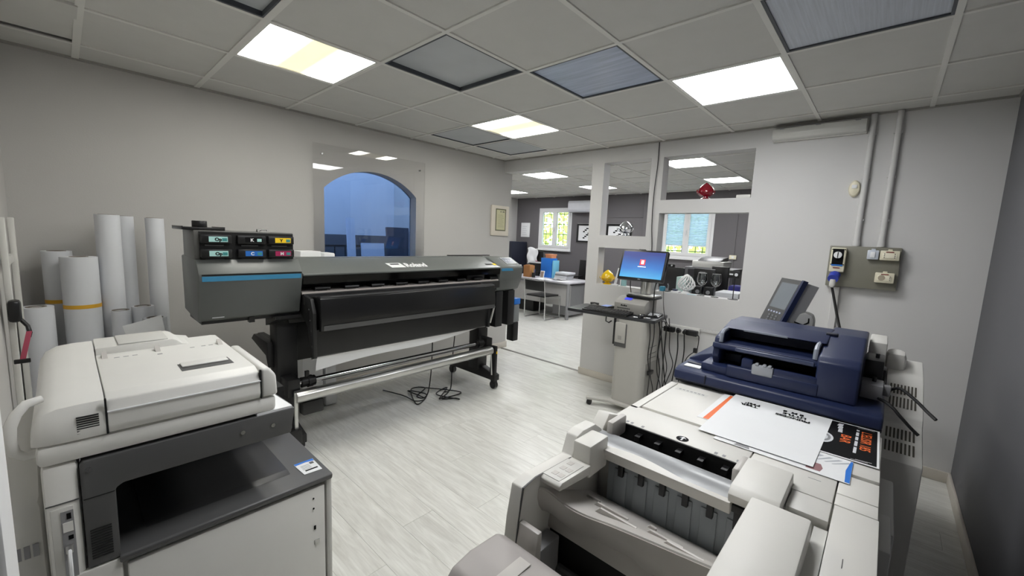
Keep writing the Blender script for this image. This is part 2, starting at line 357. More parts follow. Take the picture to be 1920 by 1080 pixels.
# ---------------------------------------------------------------- outdoors: ground, space behind the arch shaped as an open-top court for sky light, hedge
struct('ground', B().box(-18, 8, 8.15, 20, -.1, 0).box(-14, -7.3, -8, 8.15, -.1, 0), mat('gravel_ground', (150, 146, 136), .9, var=.2, scale=30))
struct('wall_court', B().box(-6.63, -6.5, .9, 3.97, 0, 4.6).box(-6.5, -3.95, .8, .9, 0, 4.6).box(-6.5, -3.95, 3.97, 4.1, TOP, 4.6).box(-3.95, -3.85, .8, 4.1, TOP+.15, 4.6), mat('court_render', (206, 208, 212), .8, bump=.2))
struct('floor_court', B().box(-6.5, -3.95, .9, 3.97, 0, .02), mat('court_paving', (120, 120, 120), .8))
struct('trim_4', B().box(-6.5, -6.47, .9, 3.97, 0, 1.45).box(-6.47, -3.95, 3.94, 3.97, 0, 1.45), mat('court_dado', (84, 86, 92), .7))
def board(name, label, y0, y1, x, z1, lean, m):
    o = B().box(-.02, .02, y0, y1, 0, z1).xf(Matrix.Translation((x, 0, .03)) @ Matrix.Rotation(lean, 4, 'Y')).build(name, m, smooth=0)
    return tag(o, label, 'board', 'boards stored behind the arched window')
LB = mat('pale_board', (214, 220, 232), .6)
board('leaning_board', 'tall narrow pale board leaning behind the arched window', 2.50, 2.60, -5.1, 1.66, -.08, LB)
board('leaning_board', 'broad pale board leaning low in the middle behind arched window', 2.68, 3.0, -5.05, 1.34, -.10, LB)
board('leaning_board', 'dark board leaning at right side behind the arched window', 3.14, 3.5, -5.1, 1.58, -.16, mat('dark_board', (60, 64, 78), .6))
rl = thing('railing', 'thin dark metal railing low behind the arched window', 'railing', (-5.9, 2.0, .02))
B().box(-5.92, -5.88, 1.2, 3.2, 1.28, 1.31).build('top_rail', BLKM, rl)
for k in range(13): B().cyl((-5.9, 1.25+.155*k, .02), (-5.9, 1.25+.155*k, 1.29), .008, 6).build('baluster', BLKM, rl)
LEAF = translucent('sunlit_leaf', (196, 216, 120), .5)
hb = B()
for k in range(9000):
    x, y, z = random.uniform(-15, 1), random.uniform(12.0, 13.4), random.uniform(.1, 4.2); a, c, s = random.uniform(0, 6.3), random.uniform(-1, 1), random.uniform(.06, .15)
    u = Vector((math.cos(a), math.sin(a)*.5, c)).normalized()*s; v = u.cross(Vector((random.random()-.5, 1, random.random()-.5))).normalized()*s*.6; p = Vector((x, y, z))
    hb.add([p-u, p+v, p+u, p-v], [(0, 1, 2, 3)])
tag(hb.build('hedge', LEAF, smooth=0, recalc=False), 'bright green leafy hedge seen through the office windows', 'hedge', kind='stuff')
# ---------------------------------------------------------------- windows
UPVC = mat('white_window_frame', (226, 226, 226), .4, var=.02)
def window(n, W, blind):
    x0, x1, z0, z1 = W; xm = (x0+x1)/2; y = 7.945
    f = B(); f.box(x0, x1, y, y+.08, z0, z0+.05).box(x0, x1, y, y+.08, z1-.05, z1).box(x0, x0+.05, y, y+.08, z0+.05, z1-.05).box(x1-.05, x1, y, y+.08, z0+.05, z1-.05)
    wo = struct('window_%d' % n, f, UPVC, smooth=0)
    for a, c in ((x0+.05, xm), (xm, x1-.05)):
        s = B(); g = .055; s.box(a, c, y-.012, y+.05, z0+.05, z0+.05+g).box(a, c, y-.012, y+.05, z1-.05-g, z1-.05).box(a, a+g, y-.012, y+.05, z0+.05+g, z1-.05-g).box(c-g, c, y-.012, y+.05, z0+.05+g, z1-.05-g)
        so = s.build('sash', UPVC, wo, smooth=0); B().box(a+g, c-g, y+.02, y+.028, z0+.05+g, z1-.05-g).build('pane', GLASS, so, smooth=0)
        if blind:
            n_ = 22; zt, zb = z1-.11, z0+.24
            def pl(u, v, a=a, c=c): return (a+g-.005+(c-a-2*g+.01)*u, y-.004+(.012 if round(v*n_*2) % 2 else 0), zt+(zb-zt)*v)
            B().sheet(pl, 1, n_*2).build('pleated_blind', BLIND, so, smooth=0, recalc=False, label='pale blue pleated blind')
            B().box(a+g-.005, c-g+.005, y-.012, y+.012, zb-.018, zb).build('blind_rail', UPVC, so)
    B().box(xm-.012, xm+.012, y-.03, y-.012, 1.72, 1.80, bev=.004).box(xm-.009, xm+.009, y-.045, y-.03, 1.69, 1.79, bev=.004).build('handle', UPVC, wo)
    B().box(x0-.02, x1+.02, y-.05, y+.0, z0-.03, z0).build('sill', UPVC, wo)
    for k in range(7): B().cyl((x0+.09+(x1-x0-.18)*k/6, 8.13, z0), (x0+.09+(x1-x0-.18)*k/6, 8.13, z1), .007, 6).build('security_bar', BLKM, wo)
    for k in range(4): B().box(x0, x1, 8.125, 8.135, z0+.12+.24*k, z0+.135+.24*k).build('security_crossbar', BLKM, wo, smooth=0)
BLIND = translucent('blue_blind_fabric', (212, 230, 255), .96)
window(1, W1, False); window(2, W2, True)
# arched opening: added pane, blue daylight put into its tint, and clear acrylic sheet fixed over the reveal
ar = [(1.62, .9)]+arc+[(2.60, .9)]
struct('window_3', B().prism('x', [(y, z) for y, z in ar], -3.935, -3.925), GLASSB, smooth=0)
t = thing('acrylic_sheet', 'clear acrylic sheet screwed over the arched wall opening', 'acrylic sheet', (-3.806, 2.108, 1.0))
B().box(-3.809, -3.803, 1.52, 2.696, .85, 2.275).build('sheet', ACRYL, t, smooth=0)
for y, z in ((1.60, 2.19), (2.63, 2.19), (1.60, .95), (2.63, .95)): B().cyl((-3.82, y, z), (-3.797, y, z), .008, 12).build('standoff_screw', CHR, t)
# ---------------------------------------------------------------- wide format printer along the left wall
R = thing('wide_format_printer', 'long charcoal and black wide-format inkjet printer along the left wall', 'printer', (-3.0, 1.9, 0))
hous = [(-3.28, .985), (-2.93, .955), (-2.895, .97), (-2.835, 1.20), (-2.835, 1.238), (-2.90, 1.325), (-3.05, 1.33), (-3.30, 1.33)]
L_ = B().prism('y', hous, .50, 1.055, bev=.008).build('left_housing', CHAR, R)
def strip(y0, y1, par): return quad_plate([(-2.8335, y0, 1.203), (-2.8335, y1, 1.203), (-2.8335, y1, 1.232), (-2.8335, y0, 1.232)], (1, 0, 0), .002).build('blue_trim', BLUE, par, label='metallic sky-blue trim strip')
strip(.515, 1.045, L_)
B().box(-2.842, -2.8315, .515, 1.05, 1.236, 1.244).build('seam', BLK, L_)
B().box(-3.25, -2.93, .52, 1.04, .938, .962).build('underside', BLK, L_); B().box(-2.95, -2.91, .76, .79, .925, .96).build('latch', BLK, L_)
quad_plate([(-2.893, .565, .978), (-2.893, .625, .978), (-2.891, .625, .983), (-2.891, .565, .983)], (1, 0, 0), .003).build('name_strip', PAPERG, L_)
Rh = B().prism('y', [(-3.24, .985), (-2.93, .965), (-2.895, .985), (-2.85, 1.10), (-2.835, 1.20), (-2.84, 1.225), (-3.02, 1.31), (-3.24, 1.31)], 2.935, 3.275, bev=.012).build('right_housing', CHAR, R)
quad_plate([(-2.8335, 2.945, 1.185), (-2.8335, 3.12, 1.185), (-2.8335, 3.10, 1.212), (-2.8335, 2.945, 1.212)], (1, 0, 0), .002).build('blue_trim', BLUE, Rh, label='metallic sky-blue trim strip')
def hood(y, s, o=0): return Vector((-2.84-.18*s, y, 1.225+.085*s)) + Vector((.43, 0, .90))*o
sc_ = quad_plate([hood(3.08, .28, .0), hood(3.235, .28, .0), hood(3.235, .92, .0), hood(3.08, .92, .0)], (.43, 0, .90), .004).build('control_screen', mat('screen_bezel_grey', (96, 102, 104), .3), R, label='small tilted touch screen')
quad_plate([hood(3.095, .35, .0042), hood(3.22, .35, .0042), hood(3.22, .86, .0042), hood(3.095, .86, .0042)], (.43, 0, .90), .001).build('display', mat('dim_lcd', (74, 80, 92), .15), sc_)
for k in range(3): quad_plate([hood(3.115+.035*k, .55, .0055), hood(3.128+.035*k, .55, .0055), hood(3.128+.035*k, .66, .0055), hood(3.115+.035*k, .66, .0055)], (.43, 0, .90), .0004).build('icon', mat('lcd_icon', (120, 130, 145), .3), sc_)
H_ = B().prism('y', [(-3.16, 1.25), (-3.16, 1.312), (-3.08, 1.312), (-2.835, 1.226), (-2.835, 1.212), (-2.87, 1.212), (-3.10, 1.25)], 1.06, 2.93, bev=.004).build('front_hood', CHAR, R)
n = Vector((.331, 0, .944)); ux = Vector((0, 1, 0)); uy = Vector((-.944, 0, .331))
def hp(y, s, o=.001): return Vector((-2.835, y, 1.226))+uy*s+n*o
quad_plate([hp(1.755, .062, .0006), hp(1.885, .062, .0006), hp(1.868, .148, .0006), hp(1.738, .148, .0006)], n, .0006).build('logo_block', PAPER, H_, label='white slanted logo block')
quad_plate([hp(1.772, .115, .0014), hp(1.852, .115, .0014), hp(1.848, .134, .0014), hp(1.768, .134, .0014)], n, .0004).build('logo_stripe', INK, H_)
text('Roland', .105, hp(1.893, .066, .002), ux, uy, PAPER, H_, bold=.004, sx=.70)
quad_plate([hp(2.885, .05), hp(2.925, .05), hp(2.925, .09), hp(2.885, .09)], n, .001).build('warning_label', YEL, H_); quad_plate([hp(2.79, .06), hp(2.875, .06), hp(2.875, .09), hp(2.79, .09)], n, .001).build('warning_plate', BLK, H_)
B().box(-3.20, -3.12, 1.08, 2.95, 1.30, 1.318, bev=.004).build('rear_lid', CHAR, R); B().box(-3.21, -3.17, 2.55, 3.1, 1.318, 1.326).build('rear_lip', BLK, R)
# print zone: beam, rollers, platen, window
B().box(-3.20, -3.03, 1.055, 2.94, 1.0, 1.25).build('carriage_beam', BLKM, R); B().box(-3.03, -2.98, 1.06, 2.93, 1.18, 1.205).box(-3.03, -2.99, 1.06, 2.93, 1.225, 1.24).build('guide_rail', DKPL, R)
B().box(-3.03, -2.86, 1.06, 2.93, 1.05, 1.102).build('platen', mat('media_on_platen', (214, 206, 200), .5), R)
for k in range(9): B().box(-3.0, -2.875, 1.17+.21*k, 1.235+.21*k, 1.10, 1.128, bev=.006).cyl((-2.885, 1.15+.21*k, 1.118), (-2.885, 1.255+.21*k, 1.118), .014, 10).build('pinch_roller', BLK, R)
B().box(-3.02, -2.90, 2.55, 2.78, 1.115, 1.19, bev=.01).build('print_carriage', BLK, R)
quad_plate([(-2.838, 1.06, 1.212), (-2.838, 2.93, 1.212), (-2.843, 2.93, 1.158), (-2.843, 1.06, 1.158)], (-1, 0, 0), .004).build('window_cover', SMOKE, R, label='smoked transparent front window', smooth=0)
B().box(-2.90, -2.835, 1.06, 2.93, 1.02, 1.09, bev=.004).build('front_rail', BLK, R)
# dryer and apron
D = B().prism('y', [(-2.85, 1.07), (-2.72, 1.088), (-2.675, 1.078), (-2.66, .93), (-2.665, .862), (-2.74, .845), (-2.87, 1.0)], 1.10, 2.70, bev=.006).build('dryer', BLKG, R, label='glossy black heater cover across the front')
quad_plate([(-2.6565, 1.115, .90), (-2.6565, 2.685, .90), (-2.6595, 2.685, .866), (-2.6595, 1.115, .866)], (1, 0, .1), .001).build('vent_strip', DKPL, D)
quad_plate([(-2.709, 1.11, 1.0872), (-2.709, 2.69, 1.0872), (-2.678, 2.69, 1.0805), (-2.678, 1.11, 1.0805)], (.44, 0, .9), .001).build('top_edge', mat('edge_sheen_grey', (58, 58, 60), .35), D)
B().prism('y', [(-2.70, .87), (-2.715, .69), (-2.735, .675), (-2.75, .69), (-2.75, .86)], 1.075, 2.655, bev=.003).build('apron', BLK, R)
for y, s in ((1.075, 1), (2.665, -1)):
    p = B().prism('y', [(-2.90, 1.09), (-2.74, 1.07), (-2.70, .98), (-2.70, .68), (-2.735, .665), (-2.80, .88), (-2.93, 1.0)], y-.012, y+.012, bev=.003).build('side_plate', BLKM, R)
    for x, z in ((-2.76, 1.0), (-2.745, .93), (-2.735, .86), (-2.725, .76)): B().cyl((x, y-.014, z), (x, y+.014, z), .006, 8).build('screw', CHR, p)
    B().box(-2.728, -2.712, y-.012, y+.004, .672, .688).build('magnet', PAPER, p)
B().cyl((-2.69, 2.665, .72), (-2.675, 2.70, .88), .009, 8).build('stay', ALU, R)
def media(u, v):
    y = 1.10+1.50*u; zb = .575+.075*u+.012*math.sin(u*7)+.03*max(0, u-.55)
    return (-2.728-.03*v-.01*math.sin(v*2.5), y, .70+(min(zb, .675)-.70)*v)
B().sheet(media, 40, 8, .0012).build('media_sheet', PAPER, R, label='white vinyl sheet hanging below the heater')
B().box(-3.12, -2.95, 1.0, 2.95, .88, 1.0, bev=.01).build('main_beam', BLKM, R)
# stand
for y in (1.0, 2.86):
    lg = B().box(-3.12, -2.98, y-.065, y+.065, .16, .93, bev=.006).build('leg_column', BLKM, R)
    ft = B().prism('y', [(-3.5, .09), (-2.76, .09), (-2.76, .15), (-2.95, .20), (-3.3, .20), (-3.5, .15)], y-.035, y+.035, bev=.006).build('foot', BLKM, R)
    for x in (-3.45, -2.80):
        c = B().cyl((x, y-.02, .04), (x, y+.02, .04), .04, 16).build('caster', BLK, R); B().box(x-.02, x+.02, y-.03, y+.03, .055, .095, bev=.004).build('caster_fork', BLKM, c)
B().prism('y', [(-3.08, .92), (-2.88, .95), (-2.88, .93), (-3.08, .86)], .90, 1.06).build('shelf_bracket', BLKM, R)
B().prism('y', [(-3.42, .70), (-3.10, .64), (-3.06, .56), (-3.06, .74), (-3.36, .745)], .90, .945, bev=.004).build('rear_arm', BLKM, R); B().box(-3.42, -3.12, .945, .985, .70, .735).build('rear_rail', BLKM, R)
B().box(-3.09, -3.06, 1.07, 2.79, .58, .88).build('back_panel', BLKM, R); 
for y in (2.95, 3.13): B().box(-3.10, -2.90, y, y+.10, .60, .97, bev=.006).build('right_duct', BLKM, R)
# take-up unit
for x, z, r in ((-2.93, .455, .017), (-2.875, .475, .021)): B().cyl((x, 1.0, z), (x, 2.80, z), r, 16).build('chrome_shaft', CHR, R)
br = B().prism('y', [(-2.815, .375), (-2.765, .375), (-2.745, .395), (-2.745, .43), (-2.765, .45), (-2.815, .45)], .975, 2.79, bev=.006).build('take_up_bar', ALU, R, label='flat aluminium take-up bar')
B().box(-2.86, -2.83, 1.2, 2.7, .405, .43).build('tension_bar', BLKM, R)
for y, s in ((.985, 1), (2.81, -1)):
    e = B().box(-2.97, -2.83, y-.04, y+.04, .40, .52, bev=.008).build('roll_holder', BLK, R)
    B().cyl((-2.875, y+s*.06, .475), (-2.875, y+s*.15, .475), .036, 18).cyl((-2.875, y+s*.10, .475), (-2.875, y+s*.13, .475), .042, 18).build('roll_flange', BLK, e); B().box(-2.885, -2.865, y+s*.10-.012, y+s*.10+.012, .51, .55).build('lock_lever', BLK, e)
B().box(-2.785, -2.77, .965, .985, .17, .45).build('left_bracket', ALU, R); B().box(-2.86, -2.78, 1.02, 1.16, .27, .365, bev=.012).build('take_up_motor', BLK, R)
B().box(-2.82, -2.75, 2.815, 2.845, .15, .45, bev=.004).build('right_bracket', BLKM, R); B().box(-2.747, -2.743, 2.825, 2.838, .375, .40).build('caution_tag', YEL, R)
B().cyl((-2.79, 2.79, .44), (-2.775, 2.80, .16), .007, 8).build('strut', ALU, R)
B().box(-2.83, -2.745, .93, 1.0, .10, .20, bev=.006).build('foot_block', BLK, R)
# ink unit with six cartridges
I_ = B().box(-3.22, -2.915, .50, 1.03, 1.325, 1.492, bev=.006).build('ink_unit', mat('ink_unit_grey', (92, 92, 90), .4), R)
B().box(-2.925, -2.905, .525, 1.025, 1.318, 1.485).build('cartridge_bay', CAV, I_)
cart = [(.555, 1.443, MINT, 'Op', INK), (.735, 1.443, INK, 'K', PAPER), (.90, 1.443, YEL, 'Y', INK), (.555, 1.36, MINT, 'Op', INK), (.735, 1.36, CYA, 'C', PAPER), (.90, 1.36, MAG, 'M', PAPER)]
for y, z, m, s, tm_ in cart:
    c = B().box(-2.91, -2.872, y-.03, y+.12, z-.024, z+.026, bev=.005).build('ink_cartridge', BLK, R)
    B().box(-2.8722, -2.8712, y+.008, y+.10, z-.015, z+.016).build('ink_label', m, c, smooth=0)
    B().box(-2.8712, -2.8706, y+.072, y+.096, z-.010, z+.008).build('code_patch', TEAL if m is not INK else MINT, c, smooth=0)
    text(s, .026, (-2.8702, y+.036, z-.009), (0, 1, 0), (0, 0, 1), tm_, c, bold=.0012)
    B().box(-2.91, -2.90, y-.005, y+.085, z-.040, z-.032).build('slot_lip', DKPL, c)
# waste bottle
wb = B().box(-3.04, -2.94, 3.275, 3.365, .60, .80, bev=.01).build('waste_bottle', mat('clear_bottle_plastic', (130, 134, 136), .2), R, label='translucent waste ink bottle')
B().box(-3.045, -2.935, 3.27, 3.37, .80, .865, bev=.006).build('bottle_cap', SKY, wb, label='bright blue bottle cap'); B().box(-3.04, -2.94, 3.275, 3.36, .39, .60, bev=.01).build('bottle_fluid', BLK, wb)
B().cyl((-2.99, 3.30, .865), (-3.0, 3.28, .99), .006, 8).build('drain_hose', PAPER, wb)
# things on or behind it
tp = thing('black_tray', 'flat black tray on top of the ink unit', 'tray', (-3.05, .55, 1.4925)); B().box(-3.22, -2.92, .45, .655, 1.4925, 1.508, bev=.003).build('plate', BLK, tp); B().box(-3.22, -2.92, .45, .456, 1.508, 1.513).box(-3.22, -2.92, .649, .655, 1.508, 1.513).build('rim', BLK, tp)
rp = thing('tape_roll', 'small black tape roll lying on the black tray', 'tape roll', (-3.02, .55, 1.5085)); B().lathe((-3.02, .55, 1.5085), [(.022, 0), (.036, 0), (.037, .003), (.037, .034), (.035, .037), (.022, .037)], 28).build('tape', BLK, rp); B().lathe((-3.02, .55, 1.509), [(.016, 0), (.0215, 0), (.0215, .036), (.016, .036)], 24).build('core', WOODC, rp)
cp = thing('binder_clip', 'small black clip lying on the ink unit', 'clip', (-2.99, .87, 1.4925)); B().prism('y', [(-3.01, 1.4925), (-2.97, 1.4925), (-2.985, 1.51), (-2.995, 1.51)], .84, .90).build('jaw', BLK, cp); B().tube([(-2.97, .85, 1.4985), (-2.945, .855, 1.505), (-2.945, .885, 1.505), (-2.97, .89, 1.4985)], .0018, 6).build('wire', BLK, cp)
tag(B().box(-3.60, -3.42, 1.26, 1.42, .002, 1.345, bev=.003).box(-3.601, -3.5, 1.255, 1.425, .66, .70).build('white_carton', PAPER), 'white carton standing behind the wide-format printer left of the arch', 'carton')
tag(B().box(-3.60, -3.45, 1.455, 1.55, .002, 1.33, bev=.012).box(-3.602, -3.50, 1.45, 1.555, .6, .64).build('white_carton', PAPER), 'narrow white carton behind the printer against the arched window', 'carton')
def cable(name, pts, r, label, m=CABLE, cat='cable', group=None, n=6, parent=None):
    P = [Vector(p) for p in pts]; out = []
    for i in range(len(P)-1):
        a, b, c, d = P[max(i-1, 0)], P[i], P[i+1], P[min(i+2, len(P)-1)]
        for k in range(6):
            t = k/6; out.append(.5*((2*b)+(c-a)*t+(2*a-5*b+4*c-d)*t*t+(3*b-a-3*c+d)*t**3))
    out.append(P[-1]); bb = B().tube(out, r, n)
    if parent: return bb.build(name, m, parent)
    return tag(bb.build(name, m), label, cat, group)
def tangle(cx, cy, s, seed):
    q = random.Random(seed); return [(cx+q.uniform(-s, s), cy+q.uniform(-s, s), .008+.004*(k % 3)) for k in range(9)]
cable('power_cable', [(-3.05, 2.55, .62), (-3.05, 2.52, .30), (-2.98, 2.45, .05), *tangle(-2.95, 2.4, .16, 3), (-3.3, 2.3, .008)], .0055, 'black cable looping on the floor under the wide-format printer', group='cables under the wide-format printer')
cable('power_cable', [(-3.08, 2.30, .60), (-3.04, 2.26, .25), (-3.02, 2.2, .03), *tangle(-3.1, 2.2, .18, 9), (-3.45, 2.0, .008)], .0055, 'black cable coiled farther under the wide-format printer by the wall', group='cables under the wide-format printer')
# ---------------------------------------------------------------- white multifunction copier at the left
K = thing('multifunction_copier', 'white multifunction copier with dark grey output cavity in left foreground', 'copier', (-1.6, .25, 0))
B().box(-1.88, -1.31, -.05, .55, .03, .70, bev=.01).build('body', WPL2, K)
dr = B().box(-1.312, -1.292, .058, .538, .05, .690, bev=.006).build('front_door', WPL, K)
B().box(-1.314, -1.294, -.055, .050, .05, .712, bev=.006).build('lower_left_panel', WPL2, K); B().box(-1.40, -1.294, .543, .562, .05, .712, bev=.006).build('corner_panel', WPL2, K)
B().box(-1.293, -1.290, .50, .506, .545, .558).build('keyhole', INK, dr)
for z in (.655, .62): B().cyl((-1.293, .50, z), (-1.2905, .50, z), .003, 8).build('pin_hole', INK, dr)
B().box(-1.293, -1.2895, .502, .517, .49, .506).build('hasp', ALU, dr)
for x in (-1.83, -1.36):
    for y in (0.0, .5): B().cyl((x, y-.02, .016), (x, y+.02, .016), .016, 12).build('caster', BLK, K)
# output tray
tr = B().prism('y', [(-1.86, .70), (-1.29, .70), (-1.285, .715), (-1.29, .722), (-1.70, .722), (-1.86, .80)], .045, .562, bev=.005).build('output_tray', DKPL, K, label='dark grey sloping output tray')
B().prism('y', [(-1.70, .7225), (-1.37, .7225), (-1.40, .727), (-1.67, .727)], .10, .46, bev=.002).build('tray_insert', mat('tray_insert_grey', (62, 62, 63), .35), tr)
lb = quad_plate([(-1.418, .485, .7228), (-1.335, .49, .7228), (-1.332, .546, .7228), (-1.418, .548, .7228)], (0, 0, 1), .0008).build('sticker', PAPER, tr, label='white service sticker with blue edge')
quad_plate([(-1.418, .486, .7237), (-1.405, .487, .7237), (-1.408, .52, .7237), (-1.402, .547, .7237), (-1.418, .547, .7237)], (0, 0, 1), .0003).build('sticker_edge', SKY, tr)
for k in range(4): quad_plate([(-1.39+.0085*k, .497, .7237), (-1.388+.0085*k, .497, .7237), (-1.388+.0085*k, .525, .7237), (-1.39+.0085*k, .525, .7237)], (0, 0, 1), .0002).build('print_line', DKPL, tr)
quad_plate([(-1.358, .50, .7237), (-1.35, .50, .7237), (-1.35, .54, .7237), (-1.358, .54, .7237)], (0, 0, 1), .0002).build('print_patch', INK, tr)
quad_plate([(-1.40, .528, .7237), (-1.386, .528, .7237), (-1.386, .541, .7237), (-1.40, .541, .7237)], (0, 0, 1), .0002).build('print_patch', DKPL, tr)
# dark frame round the cavity
fr = B().prism('x', [(-.008, .715), (.048, .715), (.048, .893), (.062, .902), (.44, .902), (.452, .98), (-.002, .98), (-.008, .972)], -1.325, -1.296, bev=.004).build('dark_frame', DKPL, K)
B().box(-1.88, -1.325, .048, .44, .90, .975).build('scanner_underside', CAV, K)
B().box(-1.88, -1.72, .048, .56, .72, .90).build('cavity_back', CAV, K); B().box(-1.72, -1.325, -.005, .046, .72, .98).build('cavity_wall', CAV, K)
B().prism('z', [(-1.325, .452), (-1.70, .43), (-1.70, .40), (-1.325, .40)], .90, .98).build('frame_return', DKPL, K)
for y, z in ((.006, .958), (.312, .945), (.39, .942)): B().cyl((-1.297, y, z), (-1.294, y, z), .006, 12).build('screw', CHR, fr)
for k in range(12): B().box(-1.297, -1.2945, .0, .036, .735+.0065*k, .738+.0065*k).build('vent_slot', CAV, fr, smooth=0)
B().box(-1.2965, -1.2945, -.006, .046, .888, .8895).build('frame_seam', CAV, fr)
# left column with connector recess
cl = B().box(-1.86, -1.30, -.066, -.009, .05, .985, bev=.012).build('left_column', WPL, K)
B().box(-1.301, -1.2985, -.064, -.012, .893, .8955).build('column_seam', DKPL, cl)
po = B().box(-1.301, -1.2975, -.058, -.022, .70, .884, bev=.0015).build('port_panel', WPL2, cl)
B().box(-1.2985, -1.2962, -.043, -.023, .71, .875).build('port_plate', STEEL, po)
B().box(-1.2968, -1.2955, -.034, -.027, .855, .869).build('usb_port', INK, po); B().box(-1.2968, -1.295, -.041, -.025, .825, .848).build('blank_cover', WPL, po); B().box(-1.2968, -1.2955, -.034, -.026, .805, .815).build('usb_port', INK, po)
B().box(-1.2968, -1.286, -.040, -.028, .776, .795, bev=.002).build('network_plug', ALU, po)
cable('network_cable', [(-1.29, -.034, .785), (-1.275, -.034, .775), (-1.268, -.034, .74), (-1.27, -.036, .60), (-1.28, -.05, .30), (-1.283, -.055, .02)], .0035, None, m=PAPER, parent=K)
B().prism('y', [(-1.82, .05), (-1.33, .05), (-1.33, .90), (-1.42, .975), (-1.82, .975)], -.135, -.068, bev=.02).build('side_bulge', WPL2, K)
for k in range(4): B().box(-1.3295, -1.3285, -.128+.013*k, -.119+.013*k, .775, .805).build('print_line', STEEL, K)
# scanner base and document feeder
sb = B().box(-1.87, -1.298, -.07, .402, .985, 1.032, bev=.012).build('scanner_base', WPL, K)
B().prism('z', [(-1.30, .35), (-1.30, .445), (-1.50, .43), (-1.50, .35)], .979, .987).build('scanner_ledge', PAPER, K)
prof = [(-1.87, 1.034), (-1.298, 1.034), (-1.292, 1.05), (-1.294, 1.086), (-1.305, 1.112), (-1.34, 1.122), (-1.80, 1.124), (-1.87, 1.11)]
B().prism('y', prof, .0435, .360, bev=.004).build('feeder_cover', WPL, K)
cpr = [(-1.87, 1.034), (-1.298, 1.034), (-1.294, 1.05), (-1.297, 1.085), (-1.312, 1.112), (-1.345, 1.122), (-1.66, 1.126), (-1.74, 1.144), (-1.84, 1.144), (-1.87, 1.12)]
def capring(y, fz, fx): return [(-1.60+(x+1.60)*fx, y, 1.034+(z-1.034)*fz) for x, z in cpr]
fc = B().loft([capring(.041, 1, 1), capring(.0, .995, 1), capring(-.035, .96, .995), capring(-.058, .84, .985), capring(-.070, .62, .97), capring(-.075, .3, .965), capring(-.075, 0.01, .965)]).build('feeder_left_cap', WPL, K)
B().prism('x', [(.3625, 1.034), (.3625, 1.122), (.385, 1.12), (.403, 1.095), (.406, 1.034)], -1.62, -1.296, bev=.008, seg=3).build('feeder_right_cap', WPL, K)
B().box(-1.295, -1.2905, .044, .36, 1.086, 1.0885).build('cover_ridge', PAPER, K); B().box(-1.302, -1.294, .0405, .0440, 1.034, 1.118).box(-1.302, -1.294, .3595, .363, 1.034, 1.118).build('cover_seam', CAV, K)
for k in range(8): B().box(-1.305, -1.2945, -.006, .030, 1.048+.0052*k, 1.0505+.0052*k).build('vent_slot', CAV, fc, smooth=0)
B().cyl((-1.301, .018, 1.042), (-1.298, .018, 1.042), .005, 10).build('screw', CHR, fc)
hp_ = B().prism('x', [(.044, 1.12), (.285, 1.12), (.25, 1.128), (.235, 1.142), (.225, 1.146), (.044, 1.144)], -1.87, -1.72, bev=.005).build('input_hump', WPL, K)
B().box(-1.86, -1.725, .095, .215, 1.1455, 1.1495, bev=.002).build('tray_flap', WPL2, hp_)
gr = B().box(-1.476, -1.402, .20, .322, 1.1215, 1.1232).build('paper_stop_recess', DKPL, K); B().box(-1.474, -1.432, .205, .316, 1.1232, 1.128, bev=.002).build('paper_stop', WPL, gr)
for x, y in ((-1.68, .055), (-1.68, .175), (-1.66, .335), (-1.76, .16)): B().prism('y', [(x-.02, 1.123), (x+.02, 1.123), (x-.01, 1.138)], y, y+.012).build('size_marker', TRAYG, K)
for x, y in ((-1.66, .08), (-1.66, .10), (-1.66, .12), (-1.63, .175), (-1.66, .26), (-1.66, .29), (-1.66, .31)): B().box(x-.006, x+.006, y, y+.012, 1.1226, 1.1234).build('size_mark', STEEL, K)
B().tube([(-1.36, -.055, 1.125), (-1.35, -.078, 1.122), (-1.34, -.093, 1.105), (-1.335, -.103, 1.08), (-1.335, -.105, 1.05), (-1.335, -.100, 1.022), (-1.34, -.086, 1.008), (-1.35, -.06, 1.004)], [.008, .0095, .010, .011, .011, .010, .009, .008], 14).build('side_handle', WPL, K)
# ---------------------------------------------------------------- paper rolls standing at the left wall
def roll(x, y, r, h, label, m=PAPERG, tape=None, lean=0):
    t = thing('paper_roll', label, 'paper roll', (x, y, 0.001), 'media rolls standing by the left wall')
    M = Matrix.Translation((x, y, .001)) @ Matrix.Rotation(lean, 4, 'Y') @ Matrix.Translation((-x, -y, -.001))
    c = .038
    B().lathe((x, y, .001), [(c+.003, .002), (r, 0), (r, h), (c+.003, h), (c+.003, h-.004)], 40).xf(M).build('wound_sheet', m, t)
    B().lathe((x, y, .001), [(c-.006, .004), (c+.0025, .004), (c+.0025, h+.002), (c-.006, h+.002), (c-.006, h-.12), (.001, h-.12)], 28).xf(M).build('core', mat('grey_card_core', (120, 112, 104), .8), t)
    if tape: B().lathe((x, y, .001), [(r+.0004, tape), (r+.0014, tape), (r+.0014, tape+.022), (r+.0004, tape+.022)], 40).xf(M).build('tape_band', YTAPE, t, label='yellow tape band')
    return t
roll(-3.46, -.126, .068, 1.03, 'short plain white roll nearest the left picture edge')
roll(-3.66, -.032, .064, 1.33, 'white roll with dull tape band behind the yellow-taped roll', tape=1.02)
roll(-3.50, .055, .080, 1.305, 'thick white roll with bright yellow tape band', tape=1.005)
roll(-3.56, .19, .058, 1.558, 'tallest white roll standing against the left wall')
roll(-3.70, .275, .030+.018, 1.555, 'slim roll mostly hidden behind the tallest roll')
roll(-3.58, .413, .048, 1.55, 'tall slim roll standing alone nearest the wide-format printer')
roll(-3.44, .212, .044, .98, 'short roll between the tallest roll and the curled one')
roll(-3.48, .318, .055, .99, 'short roll with wide open core behind the curled sheet')
rc = roll(-3.36, .361, .058, .93, 'short roll with its end sheet curling loose')
